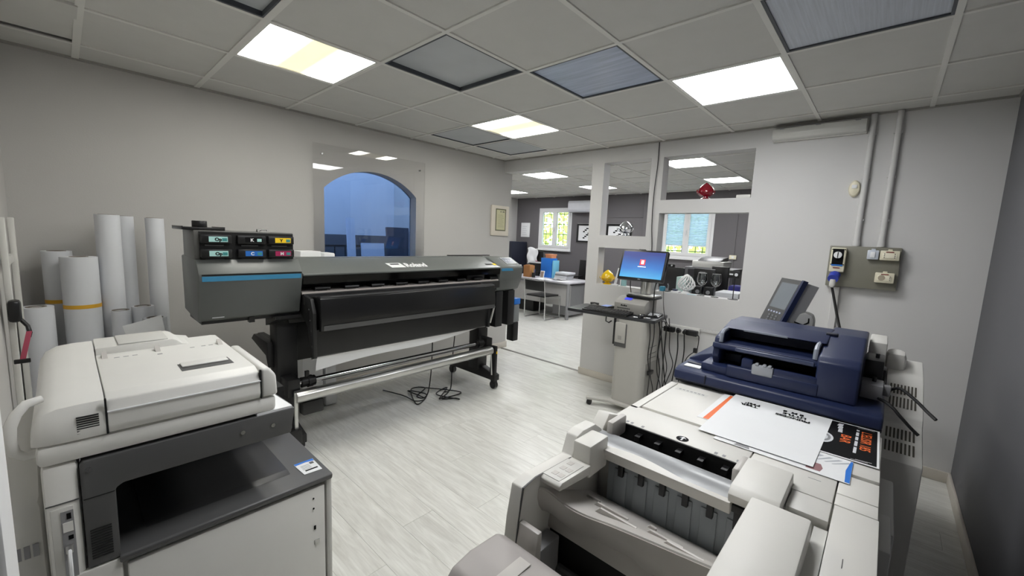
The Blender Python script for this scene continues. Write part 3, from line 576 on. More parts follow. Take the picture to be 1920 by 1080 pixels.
B().sheet(lambda u, v: (-3.30+.012*math.sin(u*3)-.01*v, .385-.18*u+.02*v*(1-u)+.025*u*v, .955-.048*u-.15*v+.04*u*v), 12, 6, .0008).build('loose_sheet', PAPER, rc)
# ---------------------------------------------------------------- white rack with strap at the left edge
k = thing('roll_rack', 'white metal upright rack with black clamp at the left edge', 'rack', (-3.0, -.18, 0))
for x, y in ((-2.95, -.183), (-3.25, -.172)):
    B().box(x-.02, x+.02, y-.012, y+.010, .002, 1.52, bev=.004).build('upright', WPL2, k)
B().box(-3.25, -2.95, -.19, -.175, .3, .34).box(-3.25, -2.95, -.19, -.175, 1.3, 1.34).build('crossbar', WPL2, k)
B().box(-2.93, -2.86, -.19, -.150, 1.05, 1.15, bev=.014).build('clamp', BLK, k); B().tube([(-2.89, -.155, 1.06), (-2.87, -.135, 1.03), (-2.86, -.13, 1.0), (-2.86, -.135, .98)], .008, 8).build('clamp_arm', BLK, k)
st = thing('strap', 'short pink strap hanging from the black rack clamp', 'strap', (-2.84, -.14, .88))
B().sheet(lambda u, v: (-2.845+.003*math.sin(v*3), -.122-.018*u-.028*v, 1.01-.13*v), 3, 8, .002).build('webbing', mat('pink_webbing', (176, 78, 98), .8), st); B().box(-2.85, -2.838, -.185, -.135, .865, .885, bev=.003).build('buckle', BLK, st)
# ---------------------------------------------------------------- production printer with navy document feeder (right)
G = thing('production_printer', 'large cream production printer with navy blue document feeder at right', 'printer', (-.28, 2.0, 0))
B().box(-.60, .045, 1.66, 2.42, .05, .955, bev=.01).build('body', PRESSW, G)
B().box(-.35, .15, 2.425, 3.25, .05, .88, bev=.01).build('engine_rear', PRESSW, G)
B().box(-.61, .045, 1.72, 2.40, .958, .975, bev=.004).build('scanner_deck', NAVD, G)
sl = B().prism('x', [(1.692, .974), (2.40, .974), (2.40, 1.035), (1.735, 1.024), (1.697, 1.014)], -.61, .045, bev=.01, seg=3).build('platen_cover', NAVY, G)
B().box(-.487, -.483, 1.692, 1.70, .98, 1.014).build('cover_seam', NAVD, sl)
lt = B().prism('y', [(-.607, 1.02), (-.607, 1.03), (-.56, 1.055), (-.47, 1.085), (-.40, 1.09), (-.40, 1.02)], 1.86, 2.36, bev=.015, seg=3).build('feeder_left_bulge', NAVY, G)
B().box(-.585, -.52, 1.735, 1.775, 1.024, 1.0275).build('label_plate', PAPER, sl); B().box(-.59, -.515, 1.79, 1.815, 1.024, 1.029, bev=.002).build('recess', NAVD, sl)
# feeder lower tray wall, upper tray and right block
tw = B().prism('x', [(1.725, 1.024), (2.30, 1.030), (2.30, 1.06), (1.80, 1.048), (1.735, 1.072), (1.725, 1.068)], -.42, -.13, bev=.004).build('exit_tray', NAVY, G)
B().prism('z', [(-.52, 1.74), (-.40, 1.73), (-.40, 1.86), (-.52, 1.88)], 1.022, 1.056, bev=.008).build('exit_step', NAVY, G)
B().box(-.265, -.135, 1.728, 1.742, 1.06, 1.092, bev=.004).build('exit_wall', NAVY, G); B().box(-.375, -.335, 1.74, 1.83, 1.05, 1.105, bev=.008).build('exit_guide', NAVY, G)
cp = B().box(-.335, -.265, 1.722, 1.745, 1.055, 1.094, bev=.006).build('paper_clip_stop', mat('clear_grey_plastic', (168, 172, 178), .2), G, label='clear plastic paper stop')
for x in (-.325, -.30, -.283): B().box(x, x+.012, 1.72, 1.742, 1.092, 1.10, bev=.003).build('stop_tooth', MATS['clear_grey_plastic'], cp)
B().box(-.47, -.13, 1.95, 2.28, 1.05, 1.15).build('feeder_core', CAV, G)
up = B().prism('x', [(1.745, 1.128), (1.765, 1.118), (2.0, 1.125), (2.28, 1.14), (2.28, 1.15), (2.0, 1.14), (1.77, 1.142), (1.75, 1.145)], -.485, -.13, bev=.003).build('input_tray', NAVY, G)
B().box(-.40, -.15, 1.738, 1.75, 1.126, 1.140, bev=.003).build('tray_lip', mat('smoky_navy', (70, 78, 104), .3), up)
for x in (-.462, -.152): B().tube([(x, 1.775, 1.145), (x, 1.78, 1.178), (x, 1.80, 1.188), (x, 1.88, 1.19)], .008, 8).build('side_guide', mat('pale_guide', (150, 156, 168), .35), up)
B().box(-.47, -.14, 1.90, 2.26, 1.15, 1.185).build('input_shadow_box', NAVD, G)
hd = B().prism('x', [(1.84, 1.195), (1.86, 1.188), (2.30, 1.165), (2.32, 1.18), (2.10, 1.212), (1.99, 1.213)], -.475, -.13, bev=.006, seg=3).build('feeder_lid', NAVY, G)
B().prism('x', [(1.76, 1.09), (1.78, 1.165), (1.99, 1.21), (2.26, 1.17), (2.30, 1.02), (1.80, 1.02)], -.488, -.462, bev=.008).build('feeder_left_end', NAVY, G)
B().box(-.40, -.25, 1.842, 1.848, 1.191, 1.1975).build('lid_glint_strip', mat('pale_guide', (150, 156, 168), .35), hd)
B().prism('x', [(1.728, 1.022), (1.73, 1.15), (1.755, 1.168), (1.99, 1.213), (2.26, 1.20), (2.32, 1.02)], -.142, -.025, bev=.008, seg=3).build('feeder_right_block', NAVY, G)
B().box(-.145, -.11, 1.955, 1.99, 1.206, 1.2155, bev=.002).build('block_notch', NAVD, G)
# user interface on its arm
U_ = Vector((.62, -.78, 0)).normalized(); V_ = Vector((.31, .06, .95)).normalized(); N_ = U_.cross(V_).normalized()
if N_.x > 0: N_ = -N_
O_ = Vector((-.462, 2.44, 1.155))
def up_(a, b, c): return O_+U_*a+V_*b+N_*c
def ubox(a0, a1, b0, b1, c0, c1): return B().add([up_(a, b, c) for c in (c0, c1) for b in (b0, b1) for a in (a0, a1)], [(0, 1, 3, 2), (4, 5, 7, 6), (0, 1, 5, 4), (2, 3, 7, 6), (0, 2, 6, 4), (1, 3, 7, 5)])
UG = mat('light_grey_console', (172, 172, 170), .45, var=.04)
ubox(.005, .175, .0, .235, -.075, -.008).build('panel_case', UG, G, label='light grey tilted control console'); ubox(.168, .182, -.002, .242, -.016, .006).build('blue_edge', NAVY, G)
bz = ubox(.0, .170, .0, .240, -.010, .002).build('bezel', DKPL, G)
ubox(.022, .155, .085, .218, .002, .003).build('screen', mat('dim_touch_screen', (128, 134, 140), .2), bz)
for kx in range(5): ubox(.03+.024*kx, .042+.024*kx, .06, .068, .002, .004).build('button', mat('pale_button', (190, 196, 214), .4), bz)
for kx in range(3):
    for kz in range(3): ubox(.05+.03*kx, .066+.03*kx, .012+.014*kz, .020+.014*kz, .002, .004).build('key', mat('grey_key', (120, 122, 124), .4), bz)
B().prism('y', [(-.36, .957), (-.225, .957), (-.225, 1.20), (-.235, 1.225), (-.262, 1.235), (-.285, 1.225), (-.30, 1.20), (-.36, 1.12)], 2.34, 2.41, bev=.008).build('console_arm', UG, G)
B().tube([(-.30, 2.338, 1.185), (-.265, 2.338, 1.175), (-.245, 2.338, 1.19), (-.245, 2.338, 1.21)], .003, 6).build('arm_groove', INK, G)
# right-hand rear tower with vents and connectors
tw = B().prism('x', [(1.80, .05), (2.42, .05), (2.42, 1.08), (2.25, 1.04), (2.02, .945), (2.0, .92), (1.80, .855)], .047, .155, bev=.006).build('rear_tower', PRESSW, G)
def tp(x, y):  # point on the sloped tower top
    return Vector((x, y, (.855+(y-1.80)*.325) if y < 2.0 else (.945+(y-2.02)*.413)))
for (ya, yb) in ((1.83, 1.975), (2.05, 2.20)):
    for r_ in range(2):
        for c_ in range(8):
            x = .060+.010*c_; y = ya+(yb-ya)*(.08+.5*r_); y2 = y+(yb-ya)*.38
            nn = Vector((0, -.31, .95)); quad_plate([tp(x, y)+nn*.001, tp(x+.005, y)+nn*.001, tp(x+.005, y2)+nn*.001, tp(x, y2)+nn*.001], nn, .0006).build('vent_slot', mat('vent_shadow', (74, 70, 60), .7), tw, smooth=0)
B().box(-.02, .035, 2.20, 2.42, 1.03, 1.17, bev=.006).build('rear_box', PRESSW, G); B().box(.037, .10, 2.30, 2.42, 1.0, 1.12, bev=.02).build('rear_pillar', PRESSW, G)
B().box(-.022, .03, 1.92, 2.06, 1.075, 1.15, bev=.003).build('hinge_block', BLK, G); B().box(-.022, .035, 1.82, 1.92, 1.035, 1.085, bev=.003).build('hinge_bracket', STEEL, G)
B().box(-.022, .04, 2.02, 2.1, 1.05, 1.1, bev=.003).build('hinge_bracket', BLK, G); B().cyl((.01, 1.88, 1.085), (.01, 1.88, 1.10), .006, 8).cyl((.01, 1.98, 1.15), (.01, 1.98, 1.165), .006, 8).build('hinge_screw', BLK, G)
B().box(.035, .055, 1.86, 1.89, 1.045, 1.08, bev=.004).build('connector', STEEL, G)
cable('feeder_cable', [(.05, 1.875, 1.065), (.075, 1.85, 1.085), (.11, 1.81, 1.07), (.14, 1.775, 1.048), (.16, 1.755, 1.034)], .0048, None, parent=G)
cable('feeder_cable', [(-.01, 1.86, 1.045), (.05, 1.80, 1.04), (.085, 1.78, 1.01), (.11, 1.775, .985), (.13, 1.77, .968)], .0048, None, parent=G)
# ---------------------------------------------------------------- finisher in front of it
F = thing('paper_finisher', 'cream paper finisher with curved output trays in the right foreground', 'finisher', (-.28, 1.1, 0))
B().box(-.585, .046, 1.06, 1.655, .05, .885, bev=.003).box(-.585, .046, 1.154, 1.655, .886, .955, bev=.003).box(-.20, .046, 1.06, 1.153, .886, .955, bev=.003).build('body', PRESSW, F)
def deck(x0, x1, y0, y1, z=.97, m=PRESSW, name='deck_panel', bev=.002): return B().box(x0, x1, y0, y1, .95, z, bev=bev).build(name, m, F)
dk = deck(-.570, -.100, 1.318, 1.655); deck(-.600, -.573, 1.285, 1.655)
for k in range(7): B().box(-.545+.014*k, -.536+.014*k, 1.588, 1.596, .9702, .9708).build('label_mark', STEEL, dk)
B().box(-.556, -.44, 1.575, 1.604, .9698, .9703).build('label_plate', WPL2, dk)
deck(-.097, .046, 1.318, 1.655); deck(-.6, -.215, 1.155, 1.300); deck(-.212, -.031, 1.128, 1.312); deck(-.028, .046, 1.187, 1.300); deck(-.028, .046, 1.128, 1.184); deck(-.106, -.031, 1.04, 1.125)
rp = deck(-.027, .048, .62, 1.125)
B().box(.0, .0012, .90, .93, .9702, .9706).build('scratch', DKPL, rp); B().box(-.086, -.060, 1.213, 1.2145, .9702, .9705).build('deck_mark', STEEL, F)
ac = quad_plate([(-.381+.017*math.cos(a*math.pi/12), 1.179+.017*math.sin(a*math.pi/12), .9702) for a in range(24)], (0, 0, 1), .0005).build('arrow_badge', INK, F)
quad_plate([(-.381, 1.193, .9709), (-.371, 1.182, .9709), (-.3785, 1.1845, .9709), (-.3785, 1.167, .9709), (-.3835, 1.167, .9709), (-.3835, 1.1845, .9709), (-.391, 1.182, .9709)], (0, 0, 1), .0003).build('arrow', PAPER, ac)
for x in (-.55, -.535, -.50, -.29, -.27, -.235, -.225): B().box(x, x+.008, 1.160, 1.172, .9702, .9706).build('size_mark', STEEL, F)
# insert slot and its grey lip
B().box(-.565, -.205, 1.075, 1.152, .886, .90).build('slot_floor', CAV, F); B().box(-.57, -.2, 1.148, 1.153, .90, .9695).build('slot_back', CAV, F)
for k in range(5): B().box(-.50+.06*k, -.485+.06*k, 1.12, 1.148, .94, .955).build('slot_roller', BLK, F)
for x in (-.563, -.222): B().box(x, x+.022, 1.06, 1.15, .94, 1.0, bev=.008).build('slot_guide', TRAYG, F)
def lip(u, v):
    x = -.595+.385*u; sag = .022*math.sin(math.pi*min(1, u*1.25))**2 if u < .8 else 0
    return (x, 1.07-.085*v-.0*u, .962+.02*(1-v)**2*0-.012*v-sag*v+.012*math.sin(v*3.1))
B().sheet(lip, 30, 10, .006).build('insert_lip', mat('slate_lip', (150, 152, 154), .3), F, label='grey curved insert tray lip')
B().prism('x', [(.975, .958), (.985, .925), (1.06, .925), (1.072, .95)], -.60, -.20, bev=.003).build('lip_front', PRESSW, F)
# left end frame
B().prism('x', [(1.06, .05), (1.06, .97), (1.02, .998), (.955, 1.0), (.925, .992), (.905, .94), (.745, .948), (.70, .940), (.685, .86), (.66, .60), (.66, .05)], -.612, -.575, bev=.004).build('left_frame', PRESSW, F)
B().prism('x', [(1.20, .90), (1.18, .975), (1.11, 1.002), (1.08, .97), (1.05, .93)], -.622, -.58, bev=.006).build('slot_end_cap', PRESSW, F)
B().box(-.6125, -.6105, .69, 1.06, .80, .802).build('frame_seam', DKPL, F)
cp = B().prism('x', [(.905, .915), (.905, .941), (.775, .948), (.765, .942), (.765, .93)], -.578, -.515, bev=.003).build('button_ledge', PRESSW, F)
pp = quad_plate([(-.575, .775, .9482), (-.525, .775, .9482), (-.525, .885, .9430), (-.575, .885, .9430)], (0, .05, 1), .0008).build('button_plate', WPL2, cp)
for x, y in ((-.555, .80), (-.555, .835), (-.555, .868), (-.537, .80), (-.537, .835)): quad_plate([(x-.007, y-.009, .9492-(y-.775)*.047), (x+.007, y-.009, .9492-(y-.775)*.047), (x+.007, y+.009, .9484-(y-.775)*.047), (x-.007, y+.009, .9484-(y-.775)*.047)], (0, .05, 1), .0008).build('button', TRAYG, pp)
B().box(-.575, -.520, .905, 1.0, .90, .99, bev=.006).build('left_post', PRESSW, F)
fp = B().prism('x', [(.668, .45), (.680, .80), (.69, .86), (.705, .86), (.70, .45)], -.574, -.515, bev=.003).build('front_plate', TRAYG, F)
for k in range(3): B().box(-.562+.014*k, -.557+.014*k, .660, .70, .70, .745-.006*k).build('plate_slot', CAV, fp)
B().prism('x', [(.664, .60), (.690, .86), (.703, .9405), (.747, .9485), (.900, .9405), (.900, .9415), (.747, .9495), (.700, .9415), (.687, .86), (.661, .60)], -.5775, -.5735).build('frame_joint', DKPL, F)
# cavity back wall, stacker tray
wl = B().box(-.52, -.16, 1.012, 1.03, .55, .945).build('cavity_wall', mat('cool_grey_wall_plastic', (140, 146, 150), .3), F)
for k in range(6): B().box(-.50+.058*k, -.462+.058*k, 1.008, 1.013, .70, .90, bev=.002).build('wall_rib', MATS['cool_grey_wall_plastic'], wl)
B().box(-.52, -.16, .995, 1.02, .928, .945, bev=.002).build('exit_bar', BLK, F)
for k in range(6): B().box(-.485+.058*k, -.470+.058*k, .998, 1.012, .885, .93, bev=.002).build('exit_finger', BLK, F)
def ztray(x, y):  # sloping up toward the viewer
    return .80+(1.005-y)*.46
def tray(u, v):
    x = -.600+.44*u; front = .758+.075*u
    y = 1.005+(front-1.005)*v
    sc2 = .03*math.exp(-((u-.30)/.14)**2)*max(0, v-.35)/.65
    return (x, y+sc2*.9, .80+.10*v+.020*math.exp(-((u-.09)/.09)**2)*v*v-sc2*.8)
T = B().sheet(tray, 44, 16, .008).build('stacker_tray', TRAYG, F, label='taupe sloping stacker tray with scalloped lip')
def apr(u, v):
    p = Vector(tray(u, 1)); d = .045+.03/(1+math.exp(-(u-.62)*60)); return (p.x, p.y+.02*v-.010*math.sin(v*3.1), p.z-.004-(d+.02)*v)
B().sheet(apr, 44, 3, .004).build('tray_skirt', TRAYG, T)
for k, (x, y, l) in enumerate(((-.545, .93, .05), (-.50, .90, .10), (-.47, .86, .11), (-.37, .93, .03), (-.35, .88, .09), (-.30, .85, .09))):
    z = .80+.10*(1.005-y)/(1.005-.758-.075*(x+.6)/.44)+.003; B().prism('y', [(x, z-.01), (x+l, z-.004), (x+l, z+.004), (x+.015, z+.006)], y-.003, y+.003).build('tray_rib', TRAYG, T)
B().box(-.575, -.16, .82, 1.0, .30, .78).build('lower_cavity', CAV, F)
B().prism('x', [(.81, .80), (.82, .835), (.84, .82), (.84, .785), (.81, .785)], -.575, -.16).build('lower_fascia', TRAYG, F)
B().box(-.57, -.53, .72, .80, .60, .79, bev=.004).build('inner_bracket', STEEL, F); B().cyl((-.53, .80, .70), (-.17, .80, .70), .012, 10).cyl((-.53, .79, .64), (-.17, .79, .64), .01, 10).build('inner_roller', DKPL, F); B().box(-.53, -.40, .775, .81, .50, .66, bev=.006).build('inner_unit', DKPL, F)
# booklet tray low at the front
bt = B().prism('x', [(.66, .835), (.63, .858), (.55, .862), (.50, .852), (.465, .815), (.465, .78), (.50, .80), (.62, .80)], -.592, -.20, bev=.01, seg=3).build('booklet_tray', mat('mauve_grey_tray', (166, 161, 158), .42, var=.04), F, label='taupe booklet tray at the finisher front')
B().box(-.50, -.47, .53, .61, .8605, .8635, bev=.001).build('tray_rib', TRAYG, bt); B().box(-.585, -.52, .60, .70, .60, .80, bev=.006).build('tray_bracket', TRAYG, F)
for z0, z1 in ((.70, .86), (.52, .64)): B().box(.047, .085, 1.30, 1.62, z0, z1, bev=.006).build('side_cover', WPL2, F)
# right covers
cv = B().prism('x', [(.45, .90), (.45, 1.0), (.68, 1.008), (.955, 1.006), (.97, .995), (.97, .90)], -.158, -.052, bev=.006).build('top_cover', PRESSW, F)
B().box(-.052, -.029, .45, 1.03, .50, .955).build('cover_gap_panel', WPL2, F); B().box(-.158, .046, .45, 1.06, .05, .90).build('right_body', PRESSW, F)
B().prism('x', [(.972, .962), (.965, .985), (.985, .999), (1.14, 1.003), (1.16, .97)], -.205, -.108, bev=.004).build('slot_cover', PRESSW, F)
B().box(.048, .075, 1.14, 1.31, .80, .90, bev=.006).build('side_handle', WPL2, F); B().box(.048, .07, .80, 1.05, .72, .86, bev=.006).build('side_handle', WPL2, F)
# ---------------------------------------------------------------- printed sheets lying on the deck
def sheet_(name, pts, z, m, label, cat, th=.0006): return tag(quad_plate([(x, y, z) for x, y in pts], (0, 0, 1), th).build(name, m, smooth=0), label, cat, 'prints lying on the finisher deck')
s1 = sheet_('printed_sheet', [(-.405, 1.372), (-.110, 1.378), (-.105, 1.672), (-.402, 1.668)], .9707, PAPER, 'white sheet with an orange stripe, lowest left of the prints', 'sheet')
quad_plate([(-.388, 1.376, .9715), (-.371, 1.376, .9715), (-.366, 1.664, .9715), (-.381, 1.664, .9715)], (0, 0, 1), .0002).build('orange_stripe', ORNG, s1)
s2 = sheet_('brochure', [(-.318, 1.248), (-.008, 1.246), (-.008, 1.390), (-.318, 1.39)], .9722, PAPER, 'white brochure with blue right edge under the other prints', 'brochure')
quad_plate([(-.018, 1.25, .973), (-.0085, 1.25, .973), (-.0085, 1.386, .973), (-.013, 1.386, .973), (-.020, 1.32, .973)], (0, 0, 1), .0002).build('blue_print', SKY, s2)
quad_plate([(-.098, 1.262, .973), (-.068, 1.262, .973), (-.064, 1.285, .973), (-.07, 1.308, .973), (-.098, 1.308, .973)], (0, 0, 1), .0002).build('car_print', mat('faded_red_print', (150, 110, 112), .6), s2)
quad_plate([(-.265, 1.252, .973), (-.225, 1.252, .973), (-.230, 1.268, .973), (-.26, 1.268, .973)], (0, 0, 1), .0002).build('car_print', STEEL, s2)
for k in range(4): quad_plate([(-.098+.016*k, 1.335, .973), (-.094+.016*k, 1.335, .973), (-.07+.02*k, 1.372, .973), (-.078+.02*k, 1.372, .973)], (0, 0, 1), .0002).build('ray_print', mat('grey_print', (175, 180, 186), .6), s2)
s3 = sheet_('poster', [(-.25, 1.390), (.043, 1.392), (.040, 1.690), (-.25, 1.680)], .9737, PAPER, 'black poster with orange lettering beside the white sheet', 'poster')
quad_plate([(-.245, 1.397, .9744), (.038, 1.399, .9744), (.035, 1.684, .9744), (-.245, 1.675, .9744)], (0, 0, 1), .0002).build('black_print', INK, s3)
text("L'ELISIR 185", .034, (-.0005, 1.646, .9749), (0, -1, 0), (1, .0, 0), ORNG, s3, sx=.94, bold=.0003)
text('BAR', .034, (-.046, 1.577, .9749), (0, -1, 0), (1, 0, 0), ORNG, s3, sx=1.1, bold=.0004)
for y0, y1 in ((1.652, 1.640), (1.628, 1.596), (1.586, 1.558), (1.548, 1.508), (1.498, 1.452)): quad_plate([(-.0135, y1, .9747), (-.0065, y1, .9747), (-.0065, y0, .9747), (-.0135, y0, .9747)], (0, 0, 1), .0002).build('caption_block', PAPERG, s3)
for k, (y0, y1) in enumerate(((1.668, 1.645), (1.645, 1.62), (1.618, 1.588))): quad_plate([(-.062+.003*k, y1, .9747), (-.049+.002*k, y1, .9747), (-.046, y0, .9747), (-.058+.001*k, y0, .9747)], (0, 0, 1), .0002).build('script_print', PAPERG, s3)
for x0, y0, x1, y1 in ((-.012, 1.674, .028, 1.677), (-.016, 1.404, .02, 1.408), (-.006, 1.41, .028, 1.414)): quad_plate([(x0, y0-.0015, .9747), (x1, y1-.0015, .9747), (x1, y1, .9747), (x0, y0, .9747)], (0, 0, 1), .0002).build('white_rule', PAPER, s3)
quad_plate([(-.088+.027*math.cos(a*math.pi/14), 1.513+.046*math.sin(a*math.pi/14), .9747) for a in range(28)], (0, 0, 1), .0002).build('disc_print', PAPERG, s3)
for r_ in (.021, .014): quad_plate([(-.088+r_*math.cos(a*math.pi/14), 1.513+1.7*r_*math.sin(a*math.pi/14), .97495+(.021-r_)*.01) for a in range(28)], (0, 0, 1), .0001).build('disc_ring', [STEEL, PAPERG][r_ < .02], s3)
s4 = tag(B().sheet(lambda u, v: (-.368+.285*u+.006*v*u, 1.268+.418*v, .9752+.0004+.006*max(0, v-.85)*0+.004*max(0, .2-v)*u), 8, 8, .0006).build('printed_sheet', PAPER), 'large white sheet with upside-down black heading on top of the prints', 'sheet', 'prints lying on the finisher deck')
zt = .9772
for s, y, x in (('PRINCESS', 1.597, -.127), ('LITTLE', 1.623, -.140), ('E M  8', 1.648, -.150)): text(s, .0225, (x, y, zt), (-1, 0.02, 0), (0, -1, 0), INK, s4, bold=.0009)
for s, y, x in (('TMR', 1.608, -.278), ('FMP', 1.630, -.275)): text(s, .027, (x, y, zt), (-1, .0, 0), (.15, -1, 0), INK, s4, bold=.0006)
# ---------------------------------------------------------------- print server stand
S = thing('workstation_stand', 'grey wheeled print-server stand with a black desktop by the partition', 'workstation', (-1.63, 3.5, 0))
SG = mat('pale_grey_cabinet', (176, 174, 168), .45, var=.03); SG2 = mat('mid_grey_cabinet', (150, 148, 143), .45, var=.04)
def rounded(x0, x1, y0, y1, r, n=6):
    out = []
    for cx, cy, a0 in ((x1-r, y1-r, 0), (x0+r, y1-r, 90), (x0+r, y0+r, 180), (x1-r, y0+r, 270)):
        for k in range(n+1): a = math.radians(a0+90*k/n); out.append((cx+r*math.cos(a), cy+r*math.sin(a)))
    return out
cl = B().prism('z', rounded(-1.768, -1.478, 3.345, 3.74, .05), .075, .84).build('column', SG, S)
B().box(-1.76, -1.645, 3.338, 3.36, .585, .80, bev=.004).build('front_recess', DKPL, cl); pl = B().box(-1.752, -1.652, 3.330, 3.345, .625, .81, bev=.006).build('front_cover', SG, cl); B().box(-1.72, -1.685, 3.3285, 3.3315, .655, .69).build('badge', SG2, pl)
B().box(-1.478, -1.475, 3.42, 3.72, .12, .46).build('side_door', SG2, cl)
for z in (.50, .54, .60): B().box(-1.479, -1.4755, 3.44, 3.62, z, z+.003).build('side_slot', DKPL, cl)
bs = B().prism('z', [(-1.96, 3.25), (-1.93, 3.21), (-1.75, 3.30), (-1.48, 3.30), (-1.35, 3.26), (-1.33, 3.30), (-1.45, 3.45), (-1.45, 3.75), (-1.75, 3.75), (-1.78, 3.40)], .055, .08, bev=.006).build('base', SG, S)
for x, y in ((-1.92, 3.25), (-1.37, 3.29), (-1.72, 3.71), (-1.5, 3.71)): B().cyl((x-.014, y, .027), (x+.014, y, .027), .027, 14).box(x-.012, x+.012, y-.02, y+.02, .035, .058).build('caster', BLK, S)
Md = Matrix.Translation((-1.885, 3.525, 0)) @ Matrix.Rotation(math.radians(5.5), 4, 'Z')
B().prism('z', [(p[0], p[1]) for p in rounded(-.40, .455, -.20, .20, .03)], .84, .87, bev=.006).xf(Md).build('desktop', mat('black_worktop', (46, 47, 50), .38, var=.06), S)
B().tube([(-1.86, 3.35, .84), (-1.85, 3.33, .80), (-1.82, 3.33, .79), (-1.80, 3.345, .81)], .006, 6).build('cable_hook', BLK, S); B().box(-1.775, -1.76, 3.34, 3.36, .60, .84).build('support', BLK, S)
# calibration box, monitor, keyboard...
bxo = thing('print_server', 'grey print-server box with blue light under the monitor', 'server', (-1.70, 3.62, .8705))
B().prism('x', [(3.49, .8705), (3.49, .965), (3.52, .985), (3.60, 1.015), (3.74, 1.015), (3.74, .8705)], -1.865, -1.56, bev=.006).build('case', SG2, bxo)
for k in range(4): B().box(-1.795+.016*k, -1.783+.016*k, 3.4885, 3.4905, .936, .950-.004*(k % 2)).build('logo_mark', INK, bxo)
for k in range(10): B().box(-1.83+.013*k, -1.821+.013*k, 3.4885, 3.4905, .912, .920).build('led_key', INK, bxo)
for k in range(4): B().box(-1.825+.03*k, -1.812+.03*k, 3.4885, 3.4905, .890, .899).build('port', INK, bxo)
quad_plate([(-1.79, 3.535, .9925), (-1.72, 3.535, .9925), (-1.72, 3.575, 1.0075), (-1.79, 3.575, 1.0075)], (0, -.3, .95), .002).build('blue_light', mat('blue_lamp', (70, 80, 220), .3, emit=.35), bxo)
mn = thing('monitor', 'black flat monitor showing a blue desktop on the print-server stand', 'monitor', (-1.65, 3.65, 1.0155))
B().box(-1.785, -1.51, 3.565, 3.735, 1.0155, 1.035, bev=.003).build('base_tray', BLK, mn); B().box(-1.78, -1.515, 3.57, 3.73, 1.035, 1.052, bev=.004).build('base', ALU, mn)
B().box(-1.69, -1.655, 3.645, 3.665, 1.052, 1.26, bev=.004).box(-1.645, -1.595, 3.66, 3.69, 1.052, 1.26, bev=.004).build('neck', ALU, mn)
Mm = Matrix.Translation((-1.672, 3.61, 1.318)) @ Matrix.Rotation(math.radians(3), 4, 'Z') @ Matrix.Rotation(math.radians(-19), 4, 'X')
B().box(-.215, .215, .0, .045, -.145, .145, bev=.008).xf(Mm).build('housing', BLK, mn); bz = B().box(-.215, .215, -.008, .004, -.145, .145, bev=.003).xf(Mm).build('bezel', BLK, mn)
def screenmat():
    m = bpy.data.materials.new('blue_desktop_screen'); m.use_nodes = True; nt = m.node_tree; N = nt.nodes; L = nt.links; b = N['Principled BSDF']
    tc = N.new('ShaderNodeTexCoord'); sp = N.new('ShaderNodeSeparateXYZ'); L.new(tc.outputs['Generated'], sp.inputs[0])
    nz = N.new('ShaderNodeTexNoise'); nz.inputs['Scale'].default_value = 2; L.new(tc.outputs['Generated'], nz.inputs['Vector'])
    ad = N.new('ShaderNodeMath'); ad.operation = 'MULTIPLY_ADD'; L.new(nz.outputs['Fac'], ad.inputs[0]); ad.inputs[1].default_value = .25; L.new(sp.outputs['Z'], ad.inputs[2])
    cr = N.new('ShaderNodeValToRGB'); e = cr.color_ramp.elements; e[0].position = .1; e[0].color = lin((60, 170, 225)); e[1].position = 1; e[1].color = lin((58, 72, 140)); k = e.new(.5); k.color = lin((50, 120, 200))
    L.new(ad.outputs[0], cr.inputs[0]); L.new(cr.outputs[0], b.inputs['Emission Color']); b.inputs['Emission Strength'].default_value = .95; b.inputs['Base Color'].default_value = (.02, .02, .03, 1); b.inputs['Roughness'].default_value = .25
    return m
B().box(-.198, .198, -.0095, -.0075, -.122, .128).xf(Mm).build('screen', screenmat(), bz, smooth=0)
RED = mat('red_icon', (200, 50, 60), .5, emit=.7); WI = mat('white_icon', (240, 240, 240), .5, emit=.8)
B().box(-.026, .026, -.0105, -.0097, .0, .055, bev=.006).xf(Mm).build('icon', RED, bz); B().box(-.012, .014, -.0112, -.0105, .01, .046).xf(Mm).build('icon_figure', WI, bz); B().box(-.038, .038, -.0105, -.0097, -.018, -.012).xf(Mm).build('icon_caption', WI, bz)
B().box(-.06, .0, -.005, .03, .145, .155).xf(Mm).build('top_clip', BLK, mn)
text('DELL', .012, Mm @ Vector((-.014, -.0088, -.139)), Mm.to_3x3() @ Vector((1, 0, 0)), Mm.to_3x3() @ Vector((0, 0, 1)), PAPERG, mn)
kb = thing('keyboard', 'black keyboard at the front of the black desktop', 'keyboard', (-1.86, 3.42, .8705))
Mk = Matrix.Translation((-1.88, 3.395, .8705)) @ Matrix.Rotation(math.radians(3), 4, 'Z')
B().prism('x', [(-.075, 0), (.075, 0), (.075, .026), (-.075, .014)], -.225, .225, bev=.003).xf(Mk).build('case', BLK, kb)
for r_ in range(5): 
    kk = B()
    for c_ in range(15): kk.box(-.212+.0285*c_, -.188+.0285*c_, -.064+.026*r_, -.043+.026*r_, .013+.0021*r_, .022+.0021*r_, bev=.002, seg=1)
    kk.xf(Mk).build('key_row', mat('black_keys', (32, 32, 34), .5), kb)
ms = thing('mouse', 'black computer mouse at the right front of the desktop', 'mouse', (-1.55, 3.42, .8705)); B().lathe((-1.55, 3.42, .8705), [(.03, 0), (.033, .006), (.03, .02), (.018, .03), (.002, .033)], 20, 1, 1.7).build('shell', BLK, ms); B().cyl((-1.556, 3.39, .897), (-1.544, 3.39, .897), .006, 10).build('wheel', ALU, ms)
